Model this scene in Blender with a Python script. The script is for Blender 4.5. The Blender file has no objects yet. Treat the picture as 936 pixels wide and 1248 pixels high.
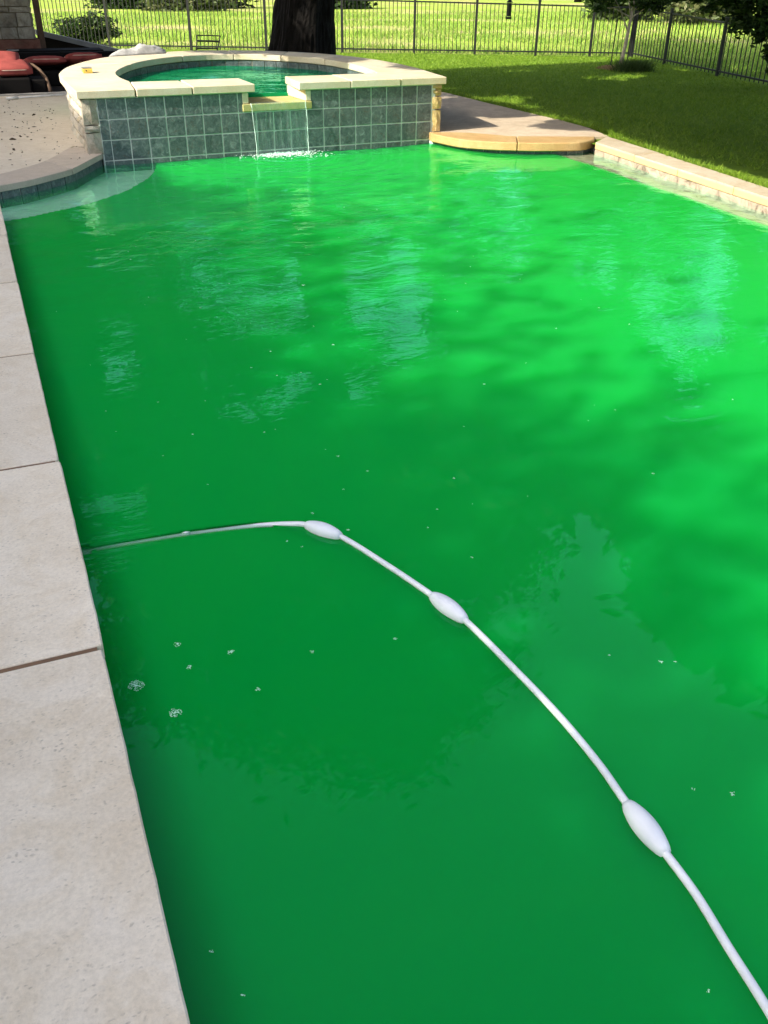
import bpy, bmesh, math, random
import numpy as np
from mathutils import Vector, Matrix, noise as mn
R = math.radians
rng = np.random.default_rng(7)
random.seed(7)
sc = bpy.context.scene
col = sc.collection

# ------------------------------------------------------------------ camera
cd = bpy.data.cameras.new('camera'); cam = bpy.data.objects.new('camera', cd); col.objects.link(cam)
yaw, pitch, roll = 0.40334, 0.54111, 0.01151
fw = Vector((math.sin(yaw)*math.cos(pitch), math.cos(yaw)*math.cos(pitch), -math.sin(pitch)))
rt = Vector((math.cos(yaw), -math.sin(yaw), 0)); up = rt.cross(fw)
r2 = rt*math.cos(roll) + up*math.sin(roll); u2 = -rt*math.sin(roll) + up*math.cos(roll)
cam.matrix_world = Matrix(((r2.x, u2.x, -fw.x, 0), (r2.y, u2.y, -fw.y, 0), (r2.z, u2.z, -fw.z, 1.6), (0, 0, 0, 1)))
cd.sensor_fit = 'VERTICAL'; cd.sensor_height = 24.0; cd.lens = 24.0*1090/1248
cd.clip_start = 0.05; cd.clip_end = 3000
sc.camera = cam

# ------------------------------------------------------------------ light
sun_el, sun_az = R(34), R(12)            # light travels towards +x, a little towards +y
trav = Vector((math.cos(sun_el)*math.cos(sun_az), math.cos(sun_el)*math.sin(sun_az), -math.sin(sun_el)))
w = bpy.data.worlds.new('World'); sc.world = w; w.use_nodes = True
nt = w.node_tree; bg = nt.nodes['Background']
sky = nt.nodes.new('ShaderNodeTexSky'); sky.sky_type = 'NISHITA'; sky.sun_disc = False
sky.sun_elevation = sun_el; sky.sun_rotation = math.atan2(-trav.x, -trav.y)
sky.dust_density = 3.5; sky.air_density = .8; sky.ozone_density = .6
hsv = nt.nodes.new('ShaderNodeHueSaturation'); hsv.inputs['Saturation'].default_value = .78      # thin summer haze
nt.links.new(sky.outputs[0], hsv.inputs['Color']); nt.links.new(hsv.outputs[0], bg.inputs[0]); bg.inputs[1].default_value = 0.15
sd = bpy.data.lights.new('sun', 'SUN'); sd.energy = 3.3; sd.angle = R(0.5); sd.color = (1, .93, .8)
so = bpy.data.objects.new('sun', sd); col.objects.link(so)
so.rotation_euler = trav.to_track_quat('-Z', 'Y').to_euler()
sc.view_settings.view_transform = 'Standard'; sc.view_settings.look = 'None'
sc.view_settings.exposure = 1.25; sc.view_settings.gamma = 1
sc.cycles.max_bounces = 8; sc.cycles.transparent_max_bounces = 12
sc.cycles.caustics_reflective = False; sc.cycles.caustics_refractive = False
sc.cycles.sample_clamp_indirect = 6

# ------------------------------------------------------------------ materials
def mat(name, rough=.7, spec=.5):
    m = bpy.data.materials.new(name); m.use_nodes = True
    b = m.node_tree.nodes['Principled BSDF']
    b.inputs['Roughness'].default_value = rough; b.inputs['Specular IOR Level'].default_value = spec
    return m, m.node_tree, b
def N(t, kind, **kw):
    n = t.nodes.new('ShaderNode'+kind)
    for k, v in kw.items():
        if k in n.inputs: n.inputs[k].default_value = v
        else: setattr(n, k, v)
    return n
def lk(t, a, b): t.links.new(a, b)
def coords(t, obj_rand=0., scale=None):
    tc = N(t, 'TexCoord'); out = tc.outputs['Object']
    if obj_rand:
        oi = N(t, 'ObjectInfo'); mul = N(t, 'Math', operation='MULTIPLY'); mul.inputs[1].default_value = obj_rand
        lk(t, oi.outputs['Random'], mul.inputs[0])
        ad = N(t, 'VectorMath', operation='ADD'); lk(t, out, ad.inputs[0]); lk(t, mul.outputs[0], ad.inputs[1]); out = ad.outputs[0]
    if scale:
        mp = N(t, 'Mapping'); mp.inputs['Scale'].default_value = scale; lk(t, out, mp.inputs[0]); out = mp.outputs[0]
    return out
def noise(t, c, scale, detail=5, rough=.6, dist=0.):
    n = N(t, 'TexNoise', Scale=scale, Detail=detail, Roughness=rough, Distortion=dist); lk(t, c, n.inputs['Vector']); return n.outputs['Fac']
def ramp(t, f, stops):
    r = N(t, 'ValToRGB'); e = r.color_ramp.elements
    while len(e) < len(stops): e.new(.5)
    for el, (p, c) in zip(e, stops):
        el.position = p; el.color = (*c, 1) if len(c) == 3 else c
    lk(t, f, r.inputs[0]); return r.outputs[0]
def mix(t, f, a, b, mode='MIX'):
    m = N(t, 'Mix', data_type='RGBA', blend_type=mode)
    if isinstance(f, (int, float)): m.inputs[0].default_value = f
    else: lk(t, f, m.inputs[0])
    for i, v in ((6, a), (7, b)):
        if isinstance(v, tuple): m.inputs[i].default_value = (*v, 1)
        else: lk(t, v, m.inputs[i])
    return m.outputs[2]
def bump(t, b, h, strength=.3, dist=.01):
    n = N(t, 'Bump', Strength=strength, Distance=dist); lk(t, h, n.inputs['Height']); lk(t, n.outputs[0], b.inputs['Normal']); return n
def brick_var(t, c, amt):       # multiply a colour by a per-object brightness
    oi = N(t, 'ObjectInfo'); mr = N(t, 'MapRange'); mr.inputs['To Min'].default_value = 1-amt; mr.inputs['To Max'].default_value = 1+amt
    lk(t, oi.outputs['Random'], mr.inputs[0])
    cx = N(t, 'VectorMath', operation='SCALE'); lk(t, c, cx.inputs[0]); lk(t, mr.outputs[0], cx.inputs['Scale']); return cx.outputs[0]

def simple(name, c, rough=.6, spec=.4, var=.15, scale=8., bmp=.1, metal=0.):
    m, t, b = mat(name, rough, spec); co = coords(t, 7.)
    n = noise(t, co, scale)
    lo = tuple(x*(1-var) for x in c); hi = tuple(min(1, x*(1+var)) for x in c)
    lk(t, ramp(t, n, [(.3, lo), (.7, hi)]), b.inputs['Base Color']); b.inputs['Metallic'].default_value = metal
    if bmp: bump(t, b, noise(t, co, scale*6), bmp, .004)
    return m

def travertine(name, base, lo, blotch, pit=(.16, .13, .09), pit_amt=.6, scale=1., stain=None, low=None):
    m, t, b = mat(name, .72, .3); c = coords(t, 9.)
    n1 = noise(t, c, 2.2*scale, 6, .62, .3); n2 = noise(t, c, 14*scale, 6, .65)
    a = ramp(t, n1, [(.32, lo), (.5, base), (.72, blotch)])
    a = mix(t, ramp(t, noise(t, coords(t, 5.), 3.1*scale, 7, .7, 2.), [(.46, (0, 0, 0)), (.62, (.55,)*3)]), a, tuple(x*y for x, y in zip(lo, (.93, .88, .78))))
    a = mix(t, .35, a, ramp(t, n2, [(.35, lo), (.65, base)]), 'MIX')
    # chalky white bloom and yellowish clouds
    n4 = noise(t, coords(t, 13.), 5*scale, 7, .7, 1.)
    a = mix(t, ramp(t, n4, [(.6, (0, 0, 0)), (.74, (.5, .5, .5))]), a, tuple(min(1, x*1.18) for x in base))
    # pits: elongated voids in clusters
    v = N(t, 'TexVoronoi', Scale=85*scale); vm = N(t, 'Mapping'); vm.inputs['Scale'].default_value = (.55, 1, 1)
    wv = N(t, 'TexNoise', Scale=22*scale, Detail=4); lk(t, c, wv.inputs['Vector'])
    wa = mix(t, .03, c, wv.outputs['Color'], 'ADD')
    lk(t, wa, vm.inputs[0]); lk(t, vm.outputs[0], v.inputs['Vector'])
    pm = ramp(t, v.outputs['Distance'], [(.14, (1, 1, 1)), (.34, (0, 0, 0))])
    clus = ramp(t, noise(t, c, 9*scale, 6, .75), [(.47, (.04,)*3), (.62, (pit_amt*.75,)*3)])
    pits = mix(t, 1., pm, clus, 'MULTIPLY')
    a = mix(t, pits, a, pit)
    if stain:
        st = ramp(t, noise(t, c, 1.6, 5, .7), [(.4, (0, 0, 0)), (.75, (.7,)*3)]); a = mix(t, st, a, stain)
    fg = noise(t, c, 75*scale, 4, .8); a = mix(t, .22, a, ramp(t, fg, [(.33, (.45, .43, .38)), (.62, (1.15, 1.15, 1.15))]), 'MULTIPLY')
    if low:      # yellower tone below the top face
        sp = N(t, 'SeparateXYZ'); tc = N(t, 'TexCoord'); lk(t, tc.outputs['Object'], sp.inputs[0])
        lz = N(t, 'MapRange'); lz.inputs['From Min'].default_value = -.004; lz.inputs['From Max'].default_value = -.02; lk(t, sp.outputs[2], lz.inputs[0])
        a = mix(t, lz.outputs[0], a, mix(t, n1, low, tuple(min(1, x*1.25) for x in low)))
    a = brick_var(t, a, .05)
    lk(t, a, b.inputs['Base Color'])
    hb = mix(t, .6, n2, pits, 'SUBTRACT'); bump(t, b, hb, .35, .004)
    return m
M = {}
M['coping'] = travertine('coping_travertine', (.86, .755, .60), (.75, .64, .49), (.89, .80, .67), scale=1.2)
M['curve_coping'] = travertine('curved_coping_travertine', (.60, .51, .41), (.48, .42, .35), (.62, .55, .47), pit_amt=.3)
M['spa_coping'] = travertine('spa_limestone', (.76, .70, .54), (.66, .595, .45), (.82, .77, .63), pit_amt=.22, stain=(.66, .50, .27))
M['gold_coping'] = travertine('iron_stained_limestone', (.55, .40, .18), (.42, .28, .11), (.62, .49, .27), pit=(.2, .1, .03), pit_amt=.5, stain=(.55, .30, .12))
M['right_coping'] = travertine('right_limestone', (.60, .53, .40), (.50, .40, .26), (.66, .61, .51), pit_amt=.25, low=(.56, .43, .21))
M['deck'] = travertine('deck_concrete', (.74, .66, .53), (.64, .56, .44), (.80, .72, .60), pit_amt=.12, scale=2.)
M['deck_right'] = travertine('right_deck_concrete', (.66, .54, .40), (.48, .38, .27), (.74, .63, .49), pit_amt=.3)
M['joint'] = simple('brown_joint_filler', (.20, .12, .07), .95)
M['grout'] = simple('pale_grout', (.62, .66, .60), .85, .2)
M['mortar'] = simple('tan_mortar', (.26, .20, .12), .95, .1)

def stone_mat(name, lo, mid, hi, stain):
    m, t, b = mat(name, .85, .2); c = coords(t, 11.)
    n1 = noise(t, c, 7, 7, .7, .4)
    a = ramp(t, n1, [(.3, lo), (.5, mid), (.7, hi)])
    a = mix(t, ramp(t, noise(t, c, 5, 4), [(.5, (0, 0, 0)), (.72, (.75,)*3)]), a, stain)
    a = brick_var(t, a, .16)
    lk(t, a, b.inputs['Base Color']); bump(t, b, noise(t, c, 22, 6, .7), .9, .02); return m
M['stone'] = stone_mat('cream_limestone_block', (.42, .38, .30), (.62, .57, .46), (.74, .70, .60), (.56, .44, .24))
M['gold_stone'] = stone_mat('golden_limestone_block', (.42, .30, .12), (.62, .46, .20), (.68, .56, .32), (.45, .28, .08))
M['grey_stone'] = stone_mat('grey_limestone_block', (.22, .19, .15), (.44, .40, .32), (.58, .54, .45), (.36, .30, .22))
M['brick_base'] = stone_mat('red_brown_sandstone', (.16, .07, .05), (.24, .11, .08), (.30, .16, .11), (.2, .13, .09))

def tile_mat():
    m, t, b = mat('slate_green_tile', .28, .5); c = coords(t, 31.)
    n1 = noise(t, c, 17, 7, .7, 1.4)
    a = ramp(t, n1, [(.34, (.040, .054, .058)), (.45, (.075, .098, .102)), (.56, (.118, .145, .148)), (.69, (.24, .28, .275))])
    n2 = noise(t, coords(t, 57.), 13, 5, .6, 2.)
    a = mix(t, ramp(t, n2, [(.56, (0, 0, 0)), (.68, (.55,)*3)]), a, (.12, .07, .05))
    n3 = noise(t, coords(t, 71.), 26, 4, .7, 1.)
    a = mix(t, ramp(t, n3, [(.6, (0, 0, 0)), (.72, (.6,)*3)]), a, (.24, .30, .29))
    a = brick_var(t, a, .14)
    lk(t, a, b.inputs['Base Color']); bump(t, b, n1, .25, .004); return m
M['tile'] = tile_mat()
M['sill'] = travertine('algae_stained_sill', (.62, .52, .25), (.48, .42, .14), (.66, .58, .36), pit=(.16, .22, .02), pit_amt=.7, scale=1.6, stain=(.30, .36, .06))
M['black_metal'] = simple('black_powder_coat', (.012, .013, .014), .45, .5, .1, 4, 0)
M['wicker'] = simple('black_wicker', (.006, .005, .005), .8, .2, .3, 60, .5)
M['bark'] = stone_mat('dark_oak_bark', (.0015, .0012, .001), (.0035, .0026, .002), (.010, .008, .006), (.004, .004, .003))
M['pale_bark'] = simple('pale_bark', (.42, .36, .27), .9)
M['hose'] = simple('white_hose', (.80, .82, .86), .35, .5, .04, 30, .05)
M['float'] = simple('white_float_plastic', (.78, .81, .86), .5, .4, .05, 20, .1)
M['cushion'] = simple('red_cushion', (.36, .085, .075), .9, .1, .25, 6, .3)
M['piping'] = simple('cream_piping', (.70, .58, .45), .9, .1)
M['cap'] = simple('grey_cap_stone', (.42, .40, .37), .85, .2, .15, 5, .3)
M['shaded_wall'] = simple('wall_shade_brown', (.035, .028, .02), .95, .1)  # darkness of the shadowed side put into the wall colour
M['timber'] = simple('brown_timber', (.14, .09, .06), .8, .2, .25, 12, .4)
M['plaster'] = simple('house_plaster', (.55, .50, .42), .9, .1)
M['roof'] = simple('grey_roofing', (.12, .11, .10), .9, .1)
M['cloth'] = simple('pale_grey_cloth', (.50, .49, .47), .95, .1, .25, 9, .4)
M['yellow'] = simple('yellow_plastic', (.75, .52, .10), .5)
M['greypl'] = simple('grey_plastic', (.25, .26, .27), .5)
M['white_pole'] = simple('white_enamel', (.75, .75, .74), .4)
M['foam'] = simple('water_foam', (.55, .85, .68), .9, .2, .1, 60, .3)
M['white_foam'] = simple('splash_foam', (.75, .92, .85), .7, .3, .1, 60, .3)
M['litter'] = simple('dry_leaf', (.045, .03, .018), .9, .1)
M['mulch'] = simple('tan_mulch', (.45, .30, .17), .95, .1, .3, 20, .5)
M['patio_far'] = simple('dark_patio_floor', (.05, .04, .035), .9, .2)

def leaf_mat(name, a, b_, c_):
    m, t, b = mat(name, .55, .3)
    g = N(t, 'NewGeometry'); r = ramp(t, g.outputs['Random Per Island'], [(0., a), (.55, b_), (1., c_)])
    lk(t, r, b.inputs['Base Color'])
    tr = N(t, 'BsdfTranslucent'); lk(t, r, tr.inputs[0]); ms = N(t, 'MixShader'); ms.inputs[0].default_value = .3
    lk(t, b.outputs[0], ms.inputs[1]); lk(t, tr.outputs[0], ms.inputs[2])
    lk(t, ms.outputs[0], t.nodes['Material Output'].inputs['Surface']); return m
M['oak_leaf'] = leaf_mat('oak_leaves', (.015, .035, .008), (.03, .065, .012), (.06, .11, .02))
M['shrub_leaf'] = leaf_mat('shrub_leaves', (.03, .06, .012), (.07, .12, .025), (.13, .19, .05))
M['olive_leaf'] = leaf_mat('olive_leaves', (.05, .075, .02), (.10, .14, .04), (.2, .2, .09))
M['blade'] = leaf_mat('lawn_blades', (.11, .22, .012), (.19, .33, .02), (.30, .41, .05))
M['field_blade'] = leaf_mat('field_grass_blades', (.14, .28, .03), (.24, .40, .05), (.42, .46, .12))
M['twig'] = simple('dry_brush_twigs', (.20, .17, .13), .9)

def ground_mat():
    m, t, b = mat('grass_ground', .95, .1); c = coords(t)
    n1 = noise(t, c, 1.3, 8, .7); n2 = noise(t, c, .12, 4, .6); n3 = noise(t, c, 22, 4, .7)
    near = ramp(t, n1, [(.3, (.11, .22, .015)), (.7, (.20, .31, .03))])
    far = ramp(t, n1, [(.3, (.20, .34, .035)), (.5, (.31, .43, .06)), (.72, (.45, .46, .14))])
    # the mown lawn ends at the fences: planar masks in world space
    sp = N(t, 'SeparateXYZ'); lk(t, c, sp.inputs[0])
    def lin(ax, ay, k):
        m1 = N(t, 'Math', operation='MULTIPLY'); m1.inputs[1].default_value = ax; lk(t, sp.outputs[0], m1.inputs[0])
        m2 = N(t, 'Math', operation='MULTIPLY_ADD'); m2.inputs[1].default_value = ay; lk(t, sp.outputs[1], m2.inputs[0]); lk(t, m1.outputs[0], m2.inputs[2])
        m3 = N(t, 'Math', operation='ADD'); m3.inputs[1].default_value = k; m3.use_clamp = True; lk(t, m2.outputs[0], m3.inputs[0]); return m3.outputs[0]
    fa = lin(.49*3, 3, -26.8*3); fb = lin(4, -1.12*4, (-13.0+.28*13.45)*4)
    mx = N(t, 'Math', operation='MAXIMUM'); lk(t, fa, mx.inputs[0]); lk(t, fb, mx.inputs[1])
    a = mix(t, mx.outputs[0], near, far)
    # dry tan patches and far dry pasture
    dry = ramp(t, noise(t, c, .16, 5, .6), [(.50, (0, 0, 0)), (.64, (.9,)*3)])
    dm = N(t, 'Math', operation='MULTIPLY'); lk(t, dry, dm.inputs[0]); lk(t, mx.outputs[0], dm.inputs[1])
    a = mix(t, dm.outputs[0], a, (.52, .42, .22))
    a = mix(t, .3, a, ramp(t, n3, [(.3, (.35,)*3), (.7, (1.4,)*3)]), 'MULTIPLY')
    lk(t, a, b.inputs['Base Color']); bump(t, b, n3, .8, .03); return m
M['ground'] = ground_mat()

def water_mat(name, dark_col, light_col, sss=.5, bump_amt=.25):
    m, t, b = mat(name, .5, 0.)
    at = N(t, 'Attribute', attribute_name='wdepth'); lit_at = N(t, 'Attribute', attribute_name='lit_tone')
    c = coords(t)
    cloud = noise(t, c, .55, 5, .6, .8)
    f = N(t, 'Math', operation='MULTIPLY_ADD'); f.use_clamp = True; lk(t, cloud, f.inputs[0]); f.inputs[1].default_value = .7; 
    f2 = N(t, 'Math', operation='ADD'); lk(t, lit_at.outputs['Fac'], f2.inputs[0]); f2.inputs[1].default_value = -.35; lk(t, f2.outputs[0], f.inputs[2])
    body = mix(t, f.outputs[0], dark_col, light_col)
    lk(t, body, b.inputs['Base Color'])
    b.inputs['Specular IOR Level'].default_value = 0
    b.inputs['Roughness'].default_value = 1
    b.subsurface_method = 'RANDOM_WALK' if sss else 'BURLEY'
    b.inputs['Subsurface Weight'].default_value = 1. if sss else 0
    b.inputs['Subsurface Radius'].default_value = (.25, 1., .4); b.inputs['Subsurface Scale'].default_value = sss
    # opacity of the algae-laden water over whatever lies beneath it
    e = N(t, 'Math', operation='MULTIPLY'); e.inputs[1].default_value = -8.; lk(t, at.outputs['Fac'], e.inputs[0])
    ex = N(t, 'Math', operation='EXPONENT'); lk(t, e.outputs[0], ex.inputs[0])
    tr = N(t, 'BsdfTransparent'); tr.inputs[0].default_value = (.9, .99, .95, 1)
    m1 = N(t, 'MixShader'); lk(t, ex.outputs[0], m1.inputs[0]); lk(t, b.outputs[0], m1.inputs[1]); lk(t, tr.outputs[0], m1.inputs[2])
    gl = N(t, 'BsdfGlossy', Roughness=.015); gl.inputs[0].default_value = (.38, 1, .85, 1)      # reflected sky tinted green, its red held back
    fr = N(t, 'Fresnel', IOR=1.34)
    wc = coords(t, 0, (1, 1.7, 1))
    h1 = noise(t, wc, 2.6, 3, .5, 1.1); h2 = noise(t, wc, 11, 2, .5, .6)
    hm = mix(t, .15, h1, h2)
    ch = N(t, 'Attribute', attribute_name='chop')
    bs = N(t, 'Math', operation='MULTIPLY'); bs.inputs[1].default_value = bump_amt; lk(t, ch.outputs['Fac'], bs.inputs[0])
    bp = N(t, 'Bump', Distance=.02); lk(t, bs.outputs[0], bp.inputs['Strength']); lk(t, hm, bp.inputs['Height'])
    lk(t, bp.outputs[0], gl.inputs['Normal']); lk(t, bp.outputs[0], fr.inputs['Normal'])
    m2 = N(t, 'MixShader'); ge = N(t, 'NewGeometry'); inv = N(t, 'Math', operation='SUBTRACT'); inv.inputs[0].default_value = 1.; lk(t, ge.outputs['Backfacing'], inv.inputs[1])
    ff = N(t, 'Math', operation='MULTIPLY'); lk(t, fr.outputs[0], ff.inputs[0]); lk(t, inv.outputs[0], ff.inputs[1])
    lk(t, ff.outputs[0], m2.inputs[0]); lk(t, m1.outputs[0], m2.inputs[1]); lk(t, gl.outputs[0], m2.inputs[2])
    lk(t, m2.outputs[0], t.nodes['Material Output'].inputs['Surface']); return m
M['water'] = water_mat('green_pool_water', (.0002, .285, .036), (.012, .36, .036), 1.0, .30)
M['spa_water'] = water_mat('spa_water', (.003, .24, .08), (.006, .28, .09), 0, .5)
def fall_mat():
    m, t, b = mat('falling_water', .1, .5)
    c = coords(t, 0, (14, 14, 1.2)); n = noise(t, c, 3, 4, .6)
    tr = N(t, 'BsdfTransparent'); tr.inputs[0].default_value = (.9, .98, .95, 1)
    b.inputs['Base Color'].default_value = (.6, .8, .72, 1)
    f = ramp(t, n, [(.38, (.02,)*3), (.62, (.07,)*3), (.78, (.3,)*3)])
    ms = N(t, 'MixShader'); lk(t, f, ms.inputs[0]); lk(t, tr.outputs[0], ms.inputs[1]); lk(t, b.outputs[0], ms.inputs[2])
    lk(t, ms.outputs[0], t.nodes['Material Output'].inputs['Surface']); bump(t, b, n, .8, .01); return m
M['fall'] = fall_mat()

# ------------------------------------------------------------------ helpers
def prop(o, label=None, cat=None, group=None, kind=None):
    if label: o['label'] = label
    if cat: o['category'] = cat
    if group: o['group'] = group
    if kind: o['kind'] = kind
    return o
def empty(name, loc=(0, 0, 0), label=None, cat=None, group=None, kind=None):
    o = bpy.data.objects.new(name, None); o.location = loc; o.empty_display_size = .1; col.objects.link(o)
    return prop(o, label, cat, group, kind)
def link(name, me, parent=None, loc=None):
    o = bpy.data.objects.new(name, me); col.objects.link(o)
    if parent is not None:
        o.parent = parent
        if loc is None: o.location = -Vector(parent.location)       # mesh is written in world space
    if loc is not None: o.location = loc
    return o
class MB:
    def __init__(s): s.v = []; s.f = []
    def box(s, x0, x1, y0, y1, z0, z1):
        n = len(s.v); s.v += [(x, y, z) for z in (z0, z1) for (x, y) in ((x0, y0), (x1, y0), (x1, y1), (x0, y1))]
        s.f += [tuple(n+i for i in q) for q in ((3, 2, 1, 0), (4, 5, 6, 7), (0, 1, 5, 4), (1, 2, 6, 5), (2, 3, 7, 6), (3, 0, 4, 7))]; return s
    def prism(s, pts, z0, z1):
        a = sum(p[0]*q[1]-q[0]*p[1] for p, q in zip(pts, pts[1:]+pts[:1]))
        if a < 0: pts = pts[::-1]
        n = len(s.v); k = len(pts); s.v += [(p[0], p[1], z0) for p in pts] + [(p[0], p[1], z1) for p in pts]
        s.f.append(tuple(n+i for i in range(k))[::-1]); s.f.append(tuple(n+k+i for i in range(k)))
        s.f += [(n+i, n+(i+1) % k, n+k+(i+1) % k, n+k+i) for i in range(k)]; return s
    def strip(s, A, B, z0, z1, z0b=None):      # solid between two matched polylines
        n = len(s.v); k = len(A)
        for a, b in zip(A, B): s.v += [(*a[:2], z0), (*b[:2], z0 if z0b is None else z0b), (*b[:2], z1), (*a[:2], z1)]
        for i in range(k-1):
            p = n+4*i; q = p+4
            for e in range(4): s.f.append((p+e, p+(e+1) % 4, q+(e+1) % 4, q+e))
        s.f.append((n+3, n+2, n+1, n)); e = n+4*(k-1); s.f.append((e, e+1, e+2, e+3)); return s
    def tube(s, pts, rad, seg=8, cap=True):
        n0 = len(s.v); pts = [Vector(p) for p in pts]; k = len(pts)
        rad = rad if hasattr(rad, '__len__') else [rad]*k
        ref = Vector((0, 0, 1))
        for i, p in enumerate(pts):
            d = (pts[min(i+1, k-1)]-pts[max(i-1, 0)]).normalized()
            if abs(d.dot(ref)) > .95: ref = Vector((1, 0, 0)) if abs(d.x) < .9 else Vector((0, 1, 0))
            a = d.cross(ref).normalized(); b = d.cross(a); ref = -b if b.dot(ref) < 0 else b
            for j in range(seg):
                th = 2*math.pi*j/seg; s.v.append(tuple(p+a*(rad[i]*math.cos(th))+b*(rad[i]*math.sin(th))))
        for i in range(k-1):
            for j in range(seg):
                s.f.append((n0+i*seg+j, n0+i*seg+(j+1) % seg, n0+(i+1)*seg+(j+1) % seg, n0+(i+1)*seg+j))
        if cap: s.f.append(tuple(n0+j for j in range(seg))[::-1]); s.f.append(tuple(n0+(k-1)*seg+j for j in range(seg)))
        return s
    def mesh(s, name, m, smooth=False, recalc=True, bevel=0.):
        me = bpy.data.meshes.new(name); me.from_pydata(s.v, [], s.f)
        if recalc or bevel:
            bm = bmesh.new(); bm.from_mesh(me)
            bmesh.ops.recalc_face_normals(bm, faces=bm.faces)
            if bevel:
                ed = [e for e in bm.edges if len(e.link_faces) == 2 and e.calc_face_angle(0) > .6]
                bmesh.ops.bevel(bm, geom=ed, offset=bevel, segments=1, affect='EDGES')
            bm.to_mesh(me); bm.free()
        if smooth: me.shade_smooth()
        me.materials.append(m); return me
    def obj(s, name, m, parent=None, smooth=False, bevel=0., **k):
        return prop(link(name, s.mesh(name, m, smooth, True, bevel), parent), **k)
def cr(pts, n=6):          # Catmull-Rom through points
    P = [np.array(p, float) for p in pts]; out = []
    for i in range(len(P)-1):
        a = P[max(i-1, 0)]; b = P[i]; c = P[i+1]; d = P[min(i+2, len(P)-1)]
        for j in range(n):
            u = j/n; out.append(.5*((2*b)+(-a+c)*u+(2*a-5*b+4*c-d)*u*u+(-a+3*b-3*c+d)*u**3))
    out.append(P[-1]); return [tuple(p) for p in out]
def tris_mesh(name, V, m):          # V: (n,3,3) or (n,4,3)
    n, k = V.shape[:2]; me = bpy.data.meshes.new(name)
    me.vertices.add(n*k); me.vertices.foreach_set('co', V.reshape(-1).astype(np.float32))
    me.loops.add(n*k); me.loops.foreach_set('vertex_index', np.arange(n*k, dtype=np.int32))
    me.polygons.add(n); me.polygons.foreach_set('loop_start', np.arange(0, n*k, k, dtype=np.int32))
    me.update(calc_edges=True); me.materials.append(m); return me
def leaves(C, size, flat=.5, jit=.35):       # leaf quads centred on C
    n = len(C); a = rng.normal(size=(n, 3)); a[:, 2] *= flat; a /= np.linalg.norm(a, axis=1)[:, None]
    b = rng.normal(size=(n, 3)); b -= a*np.sum(a*b, 1)[:, None]; b /= np.linalg.norm(b, axis=1)[:, None]
    s = size*(1-jit+2*jit*rng.random((n, 1)))
    return np.stack([C-a*s, C+b*s*.42-a*s*.1, C+a*s, C-b*s*.42-a*s*.1], 1)
def blades(XY, z, h, wd, lean=.35):
    n = len(XY); th = rng.random(n)*6.283; d = np.stack([np.cos(th), np.sin(th), 0*th], 1)*wd
    base = np.column_stack([XY, np.full(n, z)]); tip = base.copy(); hh = h*(.5+rng.random(n))
    tip[:, 2] += hh; tip[:, :2] += rng.normal(size=(n, 2))*lean*hh[:, None]
    return np.stack([base-d, base+d, tip], 1)
def blob_pts(c, r, n, shell=.6):
    p = rng.normal(size=(n, 3)); p /= np.linalg.norm(p, axis=1)[:, None]
    return np.array(c)+p*np.array(r)*(shell+(1-shell)*rng.random((n, 1)))**.6

# ------------------------------------------------------------------ ground, deck
def wall_y(x): return 10.326-.0587*(4.946-x)
GX0, GX1, GY0, GY1 = -.4, 6.42, -9., 10.9
g = MB()
for r in ((-700, GX0, -700, 900), (GX1, 900, -700, 900), (GX0, GX1, -700, GY0), (GX0, GX1, GY1, 900)):
    n = len(g.v); g.v += [(r[0], r[2], -.03), (r[1], r[2], -.03), (r[1], r[3], -.03), (r[0], r[3], -.03)]; g.f.append((n, n+1, n+2, n+3))
g.obj('ground', M['ground'], kind='structure')
pv = empty('left_patio', kind='structure')
MB().prism([(-7, -9), (-.62, -9), (-.62, 8.3), (-.55, 9.02), (-.2, 9.16), (.106, 9.30), (.431, 9.66), (.617, 9.99), (.777, 10.36), (.89, 10.66), (1.04, 10.62), (1.12, 10.6), (1.12, 12.3), (1.6, 13.8), (1.9, 15.68), (-7, 15.0)], -.14, -.002).obj('paving_slab', M['deck'], pv)
MB().prism([(-7, 15.02), (2.0, 15.70), (2.0, 15.86), (-7, 15.16)], -.14, .012).obj('edge_kerb', M['cap'], pv)
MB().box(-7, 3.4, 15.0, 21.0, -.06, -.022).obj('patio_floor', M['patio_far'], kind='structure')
dk = empty('right_paving', kind='structure')
MB().prism([(4.95, 10.33), (5.25, 10.21), (5.48, 10.0), (5.70, 9.74), (6.04, 9.61), (6.36, 9.48), (6.62, 9.38), (6.81, 9.36), (6.97, 10.0), (7.02, 10.75), (6.97, 12.7), (6.98, 14.0), (6.6, 15.4), (4.6, 15.4), (5.0, 14)], -.12, -.002).obj('paving_slab', M['deck_right'], dk)

# near left coping
lc = empty('left_coping', (0.045, 0, 0), kind='structure')
ys = [-9, -6.9, -5.7, -4.5, -3.3, -2.1, -.9, -.12, .868, 2.074, 3.266, 4.478, 5.745, 6.95, 8.12]
for a, b in zip(ys, ys[1:]):
    dx = random.uniform(-.003, .003)
    n_e = max(2, int((b-a)/.05)) if b > 0 else 1
    edge = [(.045+dx+(random.gauss(0, .0005) if 0 < k < n_e else -.003), a+.010+(b-a-.020)*k/n_e) for k in range(n_e+1)]
    MB().prism([(-.60, a+.010)]+edge+[(-.60, b-.010)], -.055, random.uniform(-.001, .001)).obj('coping_stone', M['coping'], lc, bevel=.004)
MB().box(-.615, .028, -9, 8.3, -.15, -.006).obj('joint_filler', M['joint'], lc)
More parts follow.
